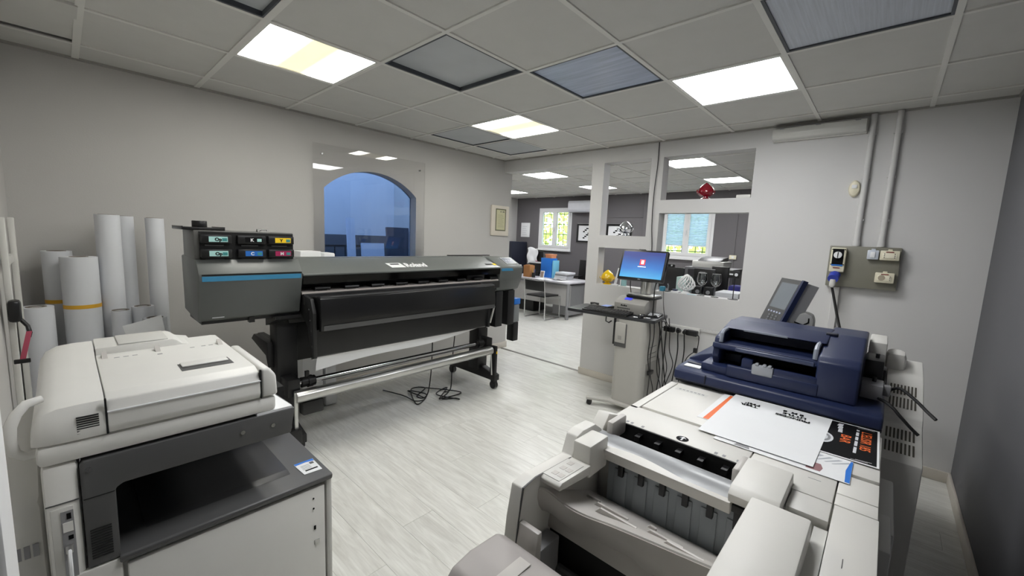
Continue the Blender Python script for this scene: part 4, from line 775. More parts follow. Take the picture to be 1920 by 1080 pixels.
pn = tag(B().tube([(-1.60, 3.36, .875), (-1.47, 3.42, .877)], [.004, .0045], 8).tube([(-1.605, 3.357, .8748), (-1.60, 3.36, .875)], [.001, .004], 8).build('pen', ALU), 'silver pen lying in front of the mouse', 'pen')
ca = thing('calculator', 'black desk calculator with pale keys at the desktop right end', 'calculator', (-1.50, 3.58, .8705)); Mc = Matrix.Translation((-1.505, 3.58, .8705)) @ Matrix.Rotation(.15, 4, 'Z')
B().prism('x', [(-.075, 0), (.075, 0), (.075, .025), (-.075, .01)], -.055, .055, bev=.003).xf(Mc).build('case', BLK, ca)
for r_ in range(4):
    for c_ in range(5): B().box(-.043+.018*c_, -.030+.018*c_, -.06+.024*r_, -.044+.024*r_, .012+.0024*r_, .018+.0024*r_).xf(Mc).build('key', PAPERG, ca, smooth=0)
ph = thing('card_terminal', 'dark card terminal with blue screen left of the server box', 'terminal', (-2.0, 3.58, .8705)); B().box(-2.05, -1.95, 3.52, 3.66, .8705, .895, bev=.006).build('case', BLK, ph); B().box(-2.035, -1.965, 3.545, 3.64, .895, .8975).build('screen', mat('pale_blue_screen', (130, 150, 205), .3, emit=.25), ph)
t2 = thing('desk_phone', 'small black phone farther left behind the keyboard', 'phone', (-2.11, 3.55, .8705)); B().box(-2.15, -2.07, 3.50, 3.60, .8705, .89, bev=.006).build('case', BLK, t2); B().tube([(-2.15, 3.54, .905), (-2.11, 3.55, .912), (-2.07, 3.56, .905)], [.012, .008, .012], 8).build('handset', BLK, t2)
tag(quad_plate([(-2.0, 3.49, .871), (-1.90, 3.50, .871), (-1.905, 3.53, .871), (-2.0, 3.52, .871)], (0, 0, 1), .0006).build('paper_slip', PAPER), 'white paper slip under the card terminal edge', 'paper')
CG = 'cables hanging behind the print-server stand'
cable('cable', [(-1.80, 3.66, 1.22), (-1.80, 3.66, 1.12), (-1.81, 3.70, 1.06), (-1.82, 3.755, .96)], .004, 'short black cable dropping from the left of the monitor', group=CG)
cable('cable', [(-1.535, 3.66, 1.22), (-1.51, 3.55, 1.12), (-1.50, 3.53, 1.0), (-1.492, 3.52, .885), (-1.455, 3.52, .88), (-1.435, 3.60, .70), (-1.42, 3.70, .35), (-1.40, 3.80, .02)], .0055, 'black cable running from the monitor right side over the desktop', group=CG)
cable('cable', [(-1.49, 3.70, 1.10), (-1.455, 3.64, .98), (-1.43, 3.64, .86), (-1.41, 3.7, .78), (-1.46, 3.85, .74)], .003, 'thin cable arcing right of the monitor base', group=CG)
for k, (lab, x, sw) in enumerate((('black cable draping down the cabinet side nearest the front', 3.42, .02), ('black cable hanging with a small black adapter on the cabinet side', 3.50, -.02), ('thick black cable in the bundle right of the cabinet', 3.60, .03), ('black cable hanging straight in the right-hand bundle', 3.64, -.03), ('black cable at the back of the bundle by the wall', 3.72, .04), ('loosest black cable swinging out toward the wall sockets', 3.78, .08))):
    xx = -1.472+.005*k
    cable('cable', [(xx, x, .838), (xx+.01, x+sw*.3, .70), (xx-.0, x+sw, .52), (xx+.02, x+sw*1.8, .36), (xx+.035, x-sw*.5, .20), (xx+.02, x+sw, .02)], .004+.001*(k == 2), lab, group=CG)
tag(B().box(-1.47, -1.445, 3.44, 3.53, .36, .395, bev=.004).cyl((-1.458, 3.43, .378), (-1.458, 3.44, .378), .006, 8).build('power_adapter', BLK), 'small black adapter hanging on the stand cabinet side', 'adapter')
# ---------------------------------------------------------------- wall outlets, conduits, electrical board
ps = thing('socket_strip', 'white wall socket strip with black plugs beside the stand', 'socket strip', (-1.37, 3.93, .68)); B().box(-1.53, -1.21, 3.905, 3.949, .68, .76, bev=.005).build('strip', WPL, ps)
for k in range(4): B().cyl((-1.47+.07*k, 3.906, .72), (-1.47+.07*k, 3.9035, .72), .02, 18).build('socket', DKPL, ps)
PG = 'plugs in the wall socket strip'
for x, w_, lab in ((-1.47, .05, 'wide black adapter plug at the left of the socket strip'), (-1.26, .05, 'wide black adapter plug at the right of the socket strip')): tag(B().box(x-w_, x+w_, 3.845, 3.9, .695, .745, bev=.008).cyl((x, 3.9, .72), (x, 3.9025, .72), .012, 10).build('adapter_plug', BLK), lab, 'plug', PG)
for x, lab in ((-1.385, 'left one of the two round black plugs with hanging cable'), (-1.325, 'right one of the two round black plugs with hanging cable')):
    t = thing('plug', lab, 'plug', (x, 3.88, .70), PG); B().cyl((x, 3.9, .715), (x, 3.86, .715), .019, 16).build('body', BLK, t)
    cable('lead', [(x, 3.865, .705), (x+.004, 3.86, .66), (x+.01, 3.87, .5), (x-.02, 3.88, .2), (x-.03, 3.9, .02)], .0055, None, parent=t)
cable('adapter_lead', [(-1.52, 3.87, .72), (-1.56, 3.85, .75), (-1.50, 3.80, .80), (-1.46, 3.76, .76), (-1.45, 3.74, .7), (-1.44, 3.72, .3), (-1.42, 3.75, .02)], .004, 'black lead looping from the left adapter plug toward the stand', group=PG)
la = cable('adapter_lead', [(-1.21, 3.87, .71), (-1.195, 3.87, .69), (-1.20, 3.88, .60), (-1.215, 3.88, .56), (-1.30, 3.89, .45), (-1.33, 3.89, .2)], .004, 'black lead with ferrite block dropping from the right adapter plug', group=PG)
B().box(-1.235, -1.20, 3.865, 3.895, .54, .585, bev=.005).build('ferrite_block', BLK, la)
tag(B().box(-1.208, -.30, 3.935, 3.949, .735, .76, bev=.003).box(-.292, -.262, 3.93, 3.949, .735, .755, bev=.003).build('cable_trunking', PART), 'thin white horizontal trunking along the wall behind the navy feeder', 'trunking')
tag(B().box(-.292, -.248, 3.925, 3.949, .762, 1.258, bev=.003).box(-.288, -.252, 3.922, 3.926, .762, 1.258).build('cable_trunking', PART), 'white vertical trunking below the electrical board', 'trunking')
for x, lab in ((-.192, 'left white conduit running from ceiling to electrical board'), (-.055, 'right white conduit running from ceiling to electrical board')):
    t = thing('conduit', lab, 'conduit', (x, 3.93, 1.57), 'conduits above the electrical board'); B().cyl((x, 3.928, 1.57), (x, 3.928, 2.497), .018, 16).build('pipe', PART, t); B().cyl((x, 3.928, 1.57), (x, 3.928, 1.61), .022, 16).build('collar', PART, t)
    for z in (1.75, 2.05, 2.35): B().box(x-.024, x+.024, 3.925, 3.949, z, z+.014, bev=.002).build('clip', PART, t)
eb = thing('electrical_board', 'olive-grey electrical board with sockets and a blue plug on the wall', 'electrical board', (-.138, 3.93, 1.265))
B().box(-.337, .058, 3.895, 3.949, 1.268, 1.567, bev=.004).build('backing_box', OLIVE, eb)
il = B().box(-.322, -.235, 3.835, 3.896, 1.375, 1.553, bev=.006).build('interlocked_switch', CREAM, eb); B().box(-.312, -.247, 3.832, 3.837, 1.425, 1.545).build('switch_plate', INK, il); B().cyl((-.28, 3.834, 1.50), (-.28, 3.812, 1.50), .024, 22).build('rotary_knob', PAPER, il); B().box(-.2815, -.2785, 3.806, 3.813, 1.48, 1.52).build('knob_line', INK, il)
B().box(-.312, -.247, 3.831, 3.836, 1.420, 1.430).build('blue_band', CYA, il); B().box(-.30, -.26, 3.833, 3.836, 1.402, 1.409).build('warning_text', mat('maroon_print', (120, 40, 40), .6), il)
for x in (-.315, -.242):
    for z in (1.54, 1.43): B().cyl((x, 3.836, z), (x, 3.833, z), .004, 8).build('screw', INK, il)
for nm, x0, x1, z0, z1, m in (('light_switch', -.120, -.058, 1.480, 1.545, mat('pale_grey_switch', (196, 202, 212), .4)), ('double_socket', -.052, .050, 1.478, 1.545, CREAM), ('schuko_socket', -.062, .040, 1.32, 1.39, CREAM)):
    q = B().box(x0, x1, 3.862, 3.896, z0, z1, bev=.005).build(nm, m, eb); xm, zm = (x0+x1)/2, (z0+z1)/2
    B().box(xm-.012, xm+.012, 3.875, 3.896, z1-.002, z1+.010, bev=.003).build('top_lug', m, q)
    if nm == 'light_switch': B().box(xm-.014, xm+.012, 3.856, 3.863, zm-.02, zm+.02, bev=.002).build('rocker', PAPER, q)
    else:
        B().box(x0+.014, x1-.014, 3.858, 3.863, z0+.014, z1-.018, bev=.001).build('insert', mat('ivory_insert', (238, 232, 210), .4), q); B().box(xm-.02, xm+.02, 3.859, 3.863, z1-.013, z1-.007).build('red_label', mat('maroon_print', (120, 40, 40), .6), q)
        for k in range(3):
            for xx in ((x0+.024, x1-.024) if nm == 'double_socket' else (x1-.022,)): B().cyl((xx, 3.859, zm-.014+.012*k), (xx, 3.8565, zm-.014+.012*k), .003, 8).build('pin_hole', INK, q)
        if nm == 'schuko_socket': B().cyl((x0+.036, 3.859, zm), (x0+.036, 3.8565, zm), .019, 20).build('round_socket', mat('tan_socket', (170, 160, 140), .5), q)
pg = thing('power_plug', 'blue industrial plug with thick black lead below the rotary switch', 'plug', (-.285, 3.85, 1.30))
B().cyl((-.283, 3.855, 1.355), (-.288, 3.80, 1.325), .033, 20).build('plug_head', mat('royal_blue_plastic', (38, 60, 170), .4), pg); B().cyl((-.287, 3.815, 1.32), (-.288, 3.81, 1.27), .019, 16).cyl((-.288, 3.81, 1.283), (-.288, 3.81, 1.262), .015, 14).build('plug_grip', WPL2, pg)
cable('lead', [(-.288, 3.81, 1.265), (-.275, 3.80, 1.22), (-.23, 3.70, 1.08), (-.17, 3.5, .92), (-.14, 3.42, .75), (-.13, 3.38, .4), (-.13, 3.36, .02)], .0095, None, parent=pg)
sn = thing('wall_sensor', 'cream oval motion sensor on the wall left of the conduits', 'sensor', (-.247, 3.93, 1.925)); B().lathe((0, 0, 0), [(.034, 0), (.034, .014), (.028, .026), (.012, .032), (.001, .033)], 28, 1, 1.75).xf(Matrix.Translation((-.247, 3.949, 1.985)) @ Matrix.Rotation(math.radians(90), 4, 'X')).build('dome', CREAM, sn)
B().box(-.262, -.232, 3.912, 3.918, 1.985, 2.01, bev=.002).build('lens', PAPER, sn)
wl = thing('wall_light', 'unlit emergency light in clear ribbed cover high on the wall', 'wall light', (-.51, 3.9, 2.37)); B().box(-.80, -.222, 3.915, 3.949, 2.372, 2.475, bev=.004).build('back_tray', WPL, wl)
B().prism('x', [(3.915, 2.374), (3.87, 2.385), (3.858, 2.42), (3.87, 2.462), (3.915, 2.473)], -.798, -.224, bev=.004).build('cover', mat('frosted_ribbed_cover', (208, 208, 203), .18, coat=.6, var=.08, scale=4), wl); B().cyl((-.77, 3.893, 2.415), (-.25, 3.893, 2.415), .010, 12).build('tube', PAPER, wl)
for x in (-.75, -.52, -.29): B().box(x, x+.03, 3.866, 3.872, 2.455, 2.461).build('clip', STEEL, wl)
cable('ceiling_cable', [(-1.755, 3.942, 2.495), (-1.752, 3.940, 2.3), (-1.765, 3.938, 2.0), (-1.76, 3.938, 1.7), (-1.74, 3.936, 1.5), (-1.735, 3.93, 1.3), (-1.73, 3.92, 1.1), (-1.70, 3.92, .8)], .004, 'thin black cable hanging down the post between the wall openings')
# certificate on the left wall
cf = thing('framed_certificate', 'cream framed certificate with olive border on the left wall', 'certificate', (-3.81, 3.88, 1.535))
B().box(-3.819, -3.797, 3.725, 4.045, 1.538, 1.925, bev=.004).build('frame', mat('cream_frame', (222, 214, 200), .55), cf)
B().box(-3.798, -3.7945, 3.795, 3.985, 1.60, 1.885).build('border', mat('olive_border', (112, 112, 88), .6), cf); B().box(-3.796, -3.7935, 3.81, 3.968, 1.615, 1.87).build('document', mat('yellowed_paper', (206, 202, 166), .7), cf)
for k in range(9): B().box(-3.7937, -3.793, 3.835, 3.945-.012*(k % 3), 1.65+.019*k, 1.654+.019*k).build('text_line', mat('faint_print', (168, 164, 130), .7), cf, smooth=0)
for y in (3.88, 3.92, 3.94): B().box(-3.7937, -3.793, y, y+.012, 1.838, 1.856).build('crest', DKPL, cf, smooth=0)
# bin by the right wall
bi = thing('waste_bin', 'black waste bin with white paper at the lower right edge', 'bin', (.38, .62, 0))
B().lathe((.36, .62, .001), [(.07, 0), (.085, .55), (.088, .56), (.082, .56), (.066, .01)], 24).build('tub', BLK, bi); B().sheet(lambda u, v: (.35+.05*u, .60+.06*v, .5+.12*u*v+.02*math.sin(5*v)), 5, 5, .001).build('crumpled_paper', PAPER, bi)
# ---------------------------------------------------------------- ornaments and objects on the partition sills
def pumo(name, label, x, y, z, s, m, m2=None):
    t = thing(name, label, 'ornament', (x, y, z), 'bud-shaped ceramic ornaments in the wall openings')
    B().lathe((x, y, z), [(.30*s, 0), (.30*s, .03*s), (.16*s, .10*s), (.15*s, .17*s), (.22*s, .20*s)], 22).build('foot', m, t)
    prof = [(.16*s, .19*s), (.36*s, .28*s), (.46*s, .44*s), (.44*s, .60*s), (.32*s, .78*s), (.16*s, .93*s), (.04*s, 1.0*s), (.002, 1.02*s)]
    B().lathe((x, y, z), prof, 24).build('bud', m2 or m, t)
    for k in range(4):
        a = math.pi/4+k*math.pi/2
        B().sheet(lambda u, v, a=a: (x+math.cos(a)*(.20+.34*math.sin(v*1.9))*s-math.sin(a)*(u-.5)*.42*s*(1-v*.75), y+math.sin(a)*(.20+.34*math.sin(v*1.9))*s+math.cos(a)*(u-.5)*.42*s*(1-v*.75), z+(.20+.36*v)*s), 6, 8, .004).build('petal', m, t)
    return t
pumo('bud_ornament', 'glossy yellow bud ornament on the lower left sill', -2.245, 4.01, 1.0605, .155, mat('yellow_glaze', (232, 190, 20), .12, coat=.6))
pumo('bud_ornament', 'glossy dark red bud ornament in the upper right opening', -1.305, 4.01, 1.9455, .148, mat('red_glaze', (140, 14, 34), .12, coat=.6))
pumo('bud_ornament', 'mirror silver bud ornament in the tall left opening', -2.075, 4.01, 1.5905, .155, mat('silver_glaze', (220, 222, 226), .08, metal=1))
wp = thing('lattice_ornament', 'white openwork bud ornament left of the wine glasses', 'ornament', (-1.40, 4.01, 1.0605), 'bud-shaped ceramic ornaments in the wall openings')
WG = mat('white_porcelain', (236, 236, 236), .3, var=.02)
B().lathe((-1.40, 4.01, 1.0605), [(.045, 0), (.046, .006), (.03, .018), (.022, .03), (.035, .04)], 22).build('foot', WG, wp)
for k in range(14):
    a = k*2*math.pi/14; B().tube([(-1.40+math.cos(a+.3*v)*r, 4.01+math.sin(a+.3*v)*r*.72, 1.0605+z) for v, (r, z) in enumerate(((.03, .036), (.064, .055), (.080, .082), (.072, .115), (.048, .148), (.018, .176), (.003, .182)))], .0055, 6).build('rib', WG, wp)
def wineglass(x, y, z, label):
    t = thing('wine_glass', label, 'wine glass', (x, y, z), 'wine glasses on the sill')
    B().lathe((x, y, z), [(.034, 0), (.034, .002), (.006, .006), (.0035, .02), (.0035, .085), (.008, .095)], 22).build('stem', GLASSW, t)
    B().lathe((x, y, z), [(.006, .094), (.026, .105), (.041, .13), (.045, .155), (.040, .19), (.036, .212), (.0348, .212), (.0388, .19), (.0438, .155), (.0398, .131), (.025, .107), (.001, .098)], 26).build('bowl', GLASSW, t)
    B().tube([(x+.0356*math.cos(k*math.pi/12), y+.0356*math.sin(k*math.pi/12), z+.212) for k in range(25)], .0009, 5).build('rim', WG, t)
GLASSW = glassmat('wine_glass_crystal', (.90, .92, .93), 3.5)
wineglass(-1.258, 4.0, 1.0605, 'left wine glass on the sill beside the white ornament'); wineglass(-1.136, 4.0, 1.0605, 'right wine glass on the sill nearest the sign stand')
sg = thing('sign_stand', 'small black sign stand at the right end of the sill', 'sign', (-.985, 4.0, 1.0605)); B().lathe((-.985, 4.0, 1.0605), [(.042, 0), (.042, .004), (.005, .006)], 22).build('base', BLK, sg); B().cyl((-.985, 4.0, 1.064), (-.985, 4.0, 1.26), .004, 8).build('rod', BLK, sg)
hb = B().box(-1.035, -.95, 3.992, 4.004, 1.25, 1.315, bev=.003).build('plate', BLK, sg); B().cyl((-.975, 3.9915, 1.282), (-.975, 3.9905, 1.282), .014, 18).build('badge', PAPERG, hb); B().box(-1.03, -1.0, 3.9905, 3.992, 1.277, 1.29).build('mark', PAPERG, hb)
def small(name, m, label, cat, *a, **k): return tag(B().box(*a, bev=k.get('bev', .003)).box(a[0]+.002, a[1]-.002, a[2]+.002, a[3]-.002, a[5], a[5]+.002).build(name, m), label, cat, k.get('group'))
small('blue_box', mat('teal_box', (70, 150, 180), .5), 'small teal box on the sill right of the monitor', 'box', -1.645, -1.60, 3.975, 4.02, 1.0605, 1.105)
sp = thing('card_holder', 'small black card holder standing on the sill by the teal box', 'holder', (-1.57, 4.0, 1.0605)); B().box(-1.595, -1.545, 3.98, 4.03, 1.0605, 1.067, bev=.002).build('base', BLK, sp); B().tube([(-1.57, 4.0, 1.066), (-1.568, 4.0, 1.12), (-1.575, 4.0, 1.14)], .006, 8).build('stem', ALU, sp)
small('paper_pack', PAPER, 'white packet lying on the sill left of the white ornament', 'packet', -1.53, -1.455, 3.97, 4.05, 1.0605, 1.075)
small('navy_pouch', NAVY, 'navy pouch lying on top of the white packet', 'pouch', -1.52, -1.48, 3.985, 4.03, 1.0775, 1.09)
small('pale_card', mat('pale_blue_card', (196, 220, 230), .5), 'pale blue card lying on the sill below the left wine glass', 'card', -1.37, -1.295, 3.955, 4.0, 1.0605, 1.064)
small('router', WPL, 'flat white router on the upper right opening shelf', 'router', -1.04, -.93, 3.97, 4.07, 1.9455, 1.972, bev=.006)
pf = thing('picture_stand', 'white and teal stand-up frame behind the yellow ornament', 'frame', (-2.13, 4.03, 1.0605))
for dx in (0, .075): B().box(-.004, .004, -.02, .03, 0, .19, bev=.002).xf(Matrix.Translation((-2.165+dx, 4.03, 1.0605)) @ Matrix.Rotation(.22 if dx == 0 else .0, 4, 'Y')).build('side', PAPER, pf)
B().box(-2.085, -2.03, 4.02, 4.04, 1.0605, 1.25, bev=.002).build('panel', mat('pale_teal_acrylic', (150, 190, 192), .3), pf)
small('paper_note', PAPER, 'white folded note lying right of the yellow ornament', 'note', -2.17, -2.10, 3.96, 4.0, 1.0605, 1.072)
# ---------------------------------------------------------------- back office
O = thing('office_desk', 'grey office desk with a metal leg seen through the doorway', 'desk', (-5.2, 6.8, 0))
B().box(-6.1, -4.36, 6.37, 7.22, .685, .715, bev=.006).build('desktop', mat('pale_desktop', (196, 194, 200), .35), O); B().box(-6.1, -4.38, 6.45, 6.47, .25, .66).build('modesty_panel', mat('pale_modesty_panel', (180, 178, 176), .5), O); B().box(-6.08, -4.40, 6.40, 6.44, .645, .685).build('rail', STEEL, O)
for x, y in ((-4.40, 6.41), (-4.40, 7.18), (-6.06, 6.41), (-6.06, 7.18)): B().cyl((x, y, .003), (x, y, .685), .034, 16).build('leg', STEEL, O)
dw = B().box(-4.85, -4.46, 6.55, 7.1, .05, .64, bev=.004).build('drawer_unit', STEEL, O)
for z in (.07, .26, .45): B().box(-4.84, -4.47, 7.1, 7.115, z, z+.17, bev=.003).build('drawer', STEEL, O)
C_ = thing('visitor_chair', 'black padded visitor chair with chrome sled frame in the doorway', 'chair', (-4.84, 6.15, 0))
B().prism('x', [(5.93, .55), (5.95, .545), (5.925, .745), (5.905, .74)], -5.055, -4.60, bev=.008).build('backrest', BLK, C_); B().box(-5.05, -4.605, 5.96, 6.40, .43, .465, bev=.012).build('seat', BLK, C_)
for x in (-5.075, -4.585):
    B().tube([(x, 5.905, .76), (x, 5.93, .55), (x, 5.95, .44), (x, 5.955, .04), (x, 5.965, .014), (x, 6.41, .013), (x, 6.42, .03), (x, 6.42, .43), (x+(.02 if x < -4.8 else -.02), 6.41, .44)], .011, 10).build('side_frame', CHR, C_); B().tube([(x, 5.95, .44), (x, 6.42, .43)], .010, 8).build('seat_rail', CHR, C_)
B().tube([(-5.075, 5.905, .755), (-4.585, 5.905, .755)], .011, 10).build('top_rail', CHR, C_); B().tube([(-5.075, 6.40, .014), (-4.585, 6.40, .014)], .009, 8).build('floor_rail', CHR, C_)
oc = thing('office_chair', 'black mesh office chair with maroon seat behind the desk', 'chair', (-4.61, 7.47, 0))
B().prism('x', [(7.70, .60), (7.73, .60), (7.77, 1.09), (7.74, 1.09)], -5.05, -4.62, bev=.008).build('backrest', BLK, oc); B().box(-4.90, -4.42, 7.26, 7.70, .48, .56, bev=.02).build('seat', mat('maroon_fabric', (92, 28, 48), .9), oc)
B().cyl((-4.66, 7.48, .10), (-4.66, 7.48, .48), .03, 14).build('gas_lift', BLK, oc); B().box(-4.93, -4.90, 7.34, 7.66, .72, .75, bev=.01).box(-4.42, -4.39, 7.34, 7.66, .72, .75, bev=.01).build('armrest', BLK, oc)
for k in range(5): a = k*2*math.pi/5+.5; B().tube([(-4.66, 7.48, .12), (-4.66+.28*math.cos(a), 7.48+.28*math.sin(a), .07)], [.022, .012], 8).build('base_spoke', CHR, oc); B().cyl((-4.66+.28*math.cos(a)-.012, 7.48+.28*math.sin(a), .03), (-4.66+.28*math.cos(a)+.012, 7.48+.28*math.sin(a), .03), .028, 12).build('caster', BLK, oc)
D0 = .7155
bf = thing('box_file', 'bright blue box file standing on the office desk', 'box', (-5.3, 6.85, D0)); B().box(-5.40, -5.12, 6.80, 7.0, D0, 1.12, bev=.003).build('case', SKY, bf); B().box(-5.10, -5.07, 6.80, 7.0, D0, 1.08, bev=.002).build('spine', mat('pale_cyan_spine', (120, 190, 220), .5), bf)
tag(B().box(-5.62, -5.45, 6.50, 6.66, D0, .955, bev=.002).box(-5.60, -5.47, 6.52, 6.64, .955, .965).build('cardboard_box', WOODC), 'brown cardboard box at the desk left end', 'box')
tag(B().box(-5.30, -5.14, 6.82, 6.98, 1.1215, 1.20, bev=.004).box(-5.31, -5.13, 6.81, 6.99, 1.18, 1.205).build('orange_box', mat('peach_box', (226, 150, 106), .6), None), 'small peach box on top of the blue box file', 'box')
for k in range(4): small('document_stack', [PAPER, PAPERG, STEEL, PAPERG][k], ['lowest document folder right of the blue box file', 'second document folder in the stack beside the blue box file', 'grey third folder in the stack beside the blue box file', 'topmost document folder in the stack beside the blue box file'][k], 'folder', -4.98+.01*k, -4.70+.02*k, 6.72, 6.98, D0+.0375*k, D0+.034+.0375*k, group='document stack on the office desk')
for k, (x, y, r_, lab) in enumerate(((-4.95, 6.50, .2, 'white paper lying in the middle of the office desk'), (-4.62, 6.55, -.3, 'white paper lying near the right end of the office desk'), (-5.15, 6.52, .5, 'white paper lying before the blue box file'))):
    tag(B().box(-.105, .105, -.148, .148, 0, .0012).xf(Matrix.Translation((x, y, D0)) @ Matrix.Rotation(r_, 4, 'Z')).box(x-.05, x+.04, y-.06, y+.05, D0+.0014, D0+.0022).build('loose_paper', PAPER), lab, 'paper', 'papers on the office desk')
op = thing('open_book', 'open grey catalogue lying on the office desk', 'book', (-4.8, 6.62, D0+.003))
for s in (-1, 1): B().sheet(lambda u, v, s=s: (-4.80+s*.15*u, 6.53+.2*v, D0+.006+.02*math.sin(u*2.6)), 8, 2, .006).build('page_block', mat('grey_print_page', (150, 150, 152), .6), op)
jar = thing('pen_holder', 'dark pen holder with pens beside the cardboard box', 'pen holder', (-5.38, 6.55, D0)); B().lathe((-5.38, 6.55, D0), [(.035, 0), (.038, .10), (.034, .10), (.031, .006)], 18).build('cup', BLK, jar)
for k in range(5): B().tube([(-5.38+.012*math.cos(k), 6.55+.012*math.sin(k), D0+.01), (-5.38+.035*math.cos(k*1.3), 6.55+.03*math.sin(k*1.3), D0+.17)], .004, 6).build('pen', [CYA, MAG, BLK, YEL, ALU][k], jar)
ph_ = thing('photo_frame', 'small white photo frame tilted on the office desk', 'frame', (-5.22, 6.6, D0)); B().box(-.05, .05, -.006, .006, 0, .15, bev=.002).xf(Matrix.Translation((-5.22, 6.62, D0)) @ Matrix.Rotation(-.2, 4, 'X')).build('frame', PAPER, ph_); B().box(-.038, .038, -.0075, -.006, .015, .135).xf(Matrix.Translation((-5.22, 6.62, D0)) @ Matrix.Rotation(-.2, 4, 'X')).build('photo', mat('faded_photo', (150, 130, 120), .5), ph_)
dm = thing('desk_monitor', 'black monitor facing away on the desk left side', 'monitor', (-5.62, 6.95, D0)); B().box(-5.80, -5.44, 6.93, 6.97, .80, 1.02, bev=.006).build('housing', BLK, dm); B().box(-5.66, -5.58, 6.95, 6.99, D0+.012, .85).build('neck', BLK, dm); B().box(-5.74, -5.50, 6.88, 7.06, D0, D0+.012, bev=.003).build('base', BLK, dm); B().box(-5.80, -5.44, 6.925, 6.93, .985, 1.02).build('white_strip', PAPER, dm)
cr = thing('desk_chair', 'black desk chair behind the desk with a white garment over its back', 'chair', (-6.03, 7.5, 0)); B().box(-6.22, -5.85, 7.40, 7.46, .55, 1.24, bev=.025).build('backrest', BLK, cr); B().box(-6.24, -5.82, 7.46, 7.88, .45, .52, bev=.02).build('seat', BLK, cr); B().cyl((-6.03, 7.66, .08), (-6.03, 7.66, .46), .03, 12).build('gas_lift', BLK, cr); B().box(-6.05, -6.01, 7.44, 7.66, .40, .45).box(-6.05, -6.01, 7.41, 7.45, .40, .6).build('back_support', BLK, cr)
for k in range(5): a = k*2*math.pi/5+.3; B().tube([(-6.03, 7.66, .10), (-6.03+.24*math.cos(a), 7.66+.24*math.sin(a), .03)], [.022, .02], 8).build('base_spoke', BLK, cr)
tag(B().sheet(lambda u, v: (-6.26+.30*u+.02*math.sin(v*9), 7.375-.02*math.sin(u*7), 1.285-.36*v+.03*math.sin(u*5)), 14, 10, .012).build('garment', PAPER), 'white garment draped over the black desk chair', 'garment')
tag(B().sheet(lambda u, v: (-6.0+.07*u, 7.355-.006*math.sin(u*5), 1.0-.15*v+.01*math.sin(u*4)), 5, 6, .006).build('scarf', MAG), 'small crimson cloth hanging in front of the white garment', 'cloth')
tag(B().lathe((-5.72, 6.48, D0), [(.045, 0), (.045, .24), (.02, .24), (.02, .01)], 24).build('kitchen_roll', PAPER), 'white paper towel roll at the desk left end', 'paper towel')
tag(B().box(-6.0, -5.35, 6.55, 6.95, .003, .42, bev=.02).box(-5.98, -5.37, 6.57, 6.93, .42, .43).build('floor_case', BLK), 'black storage case on the floor under the desk', 'case')
tag(B().box(-7.15, -6.75, 7.35, 7.9, .002, 1.42, bev=.01).box(-7.14, -6.76, 7.34, 7.352, .05, .7).box(-7.14, -6.76, 7.34, 7.352, .72, 1.40).build('dark_cabinet', mat('dark_navy_cabinet', (30, 34, 50), .5)), 'dark navy cabinet in the far left office corner', 'cabinet')
ac = thing('air_conditioner', 'white wall air conditioner right of the office window', 'air conditioner', (-5.05, 7.85, 2.12)); B().prism('x', [(7.949, 2.135), (7.949, 2.39), (7.76, 2.385), (7.735, 2.34), (7.74, 2.19), (7.78, 2.135)], -5.46, -4.60, bev=.012).build('case', mat('cool_white_plastic', (226, 228, 234), .3), ac); B().box(-5.42, -4.64, 7.745, 7.79, 2.128, 2.14).build('air_flap', STEEL, ac)
nt = thing('notice_frame', 'white framed notice left of the office window', 'notice', (-6.86, 7.94, 1.54)); B().box(-7.0, -6.715, 7.93, 7.949, 1.54, 1.895, bev=.003).build('frame', PAPER, nt)
for k in range(5): B().box(-6.95, -6.80-.03*(k % 2), 7.928, 7.931, 1.60+.05*k, 1.606+.05*k).build('text_line', mat('grey_print', (175, 180, 186), .6), nt, smooth=0)
for x0, lab in ((-5.30, 'black framed picture below the air conditioner'), (-4.545, 'black framed picture seen behind the silver ornament')):
    t = thing('framed_picture', lab, 'picture', (x0+.3, 7.93, 1.47), 'black framed pictures on the office wall'); f = B(); f.box(x0, x0+.58, 7.92, 7.949, 1.47, 1.51).box(x0, x0+.58, 7.92, 7.949, 1.85, 1.89).box(x0, x0+.04, 7.92, 7.949, 1.51, 1.85).box(x0+.54, x0+.58, 7.92, 7.949, 1.51, 1.85); f.build('frame', BLK, t, smooth=0)
    B().box(x0-.006, x0+.586, 7.94, 7.9485, 1.464, 1.896).build('silver_edge', ALU, t, smooth=0); B().box(x0+.04, x0+.54, 7.932, 7.94, 1.51, 1.85).build('mat_board', PAPER, t, smooth=0)
    for k in range(7): B().box(x0+.16+.04*(k % 4), x0+.21+.045*(k % 4), 7.9295, 7.932, 1.56+.035*k, 1.588+.035*k, bev=.004).build('ink_shape', INK, t)
sw = thing('wall_switch', 'cream wall switch on the office wall right of the blinds', 'switch', (-2.02, 7.93, 1.30)); B().box(-2.08, -1.965, 7.92, 7.949, 1.303, 1.373, bev=.005).build('plate', CREAM, sw); B().box(-2.04, -2.005, 7.914, 7.921, 1.32, 1.355, bev=.002).build('rocker', PAPER, sw)
tag(B().box(-2.03, -2.01, 7.94, 7.949, 1.38, 2.49).box(-2.03, -2.01, 7.94, 7.949, .1, 1.295).build('wall_trunking', OFFG), 'thin grey trunking above and below the office wall switch', 'trunking')
struct('trim_5', B().box(-3.72, -3.62, 7.90, 7.949, .1, 2.49, bev=.004).box(-4.6, -3.72, 7.93, 7.949, 2.03, 2.06), OFFG)
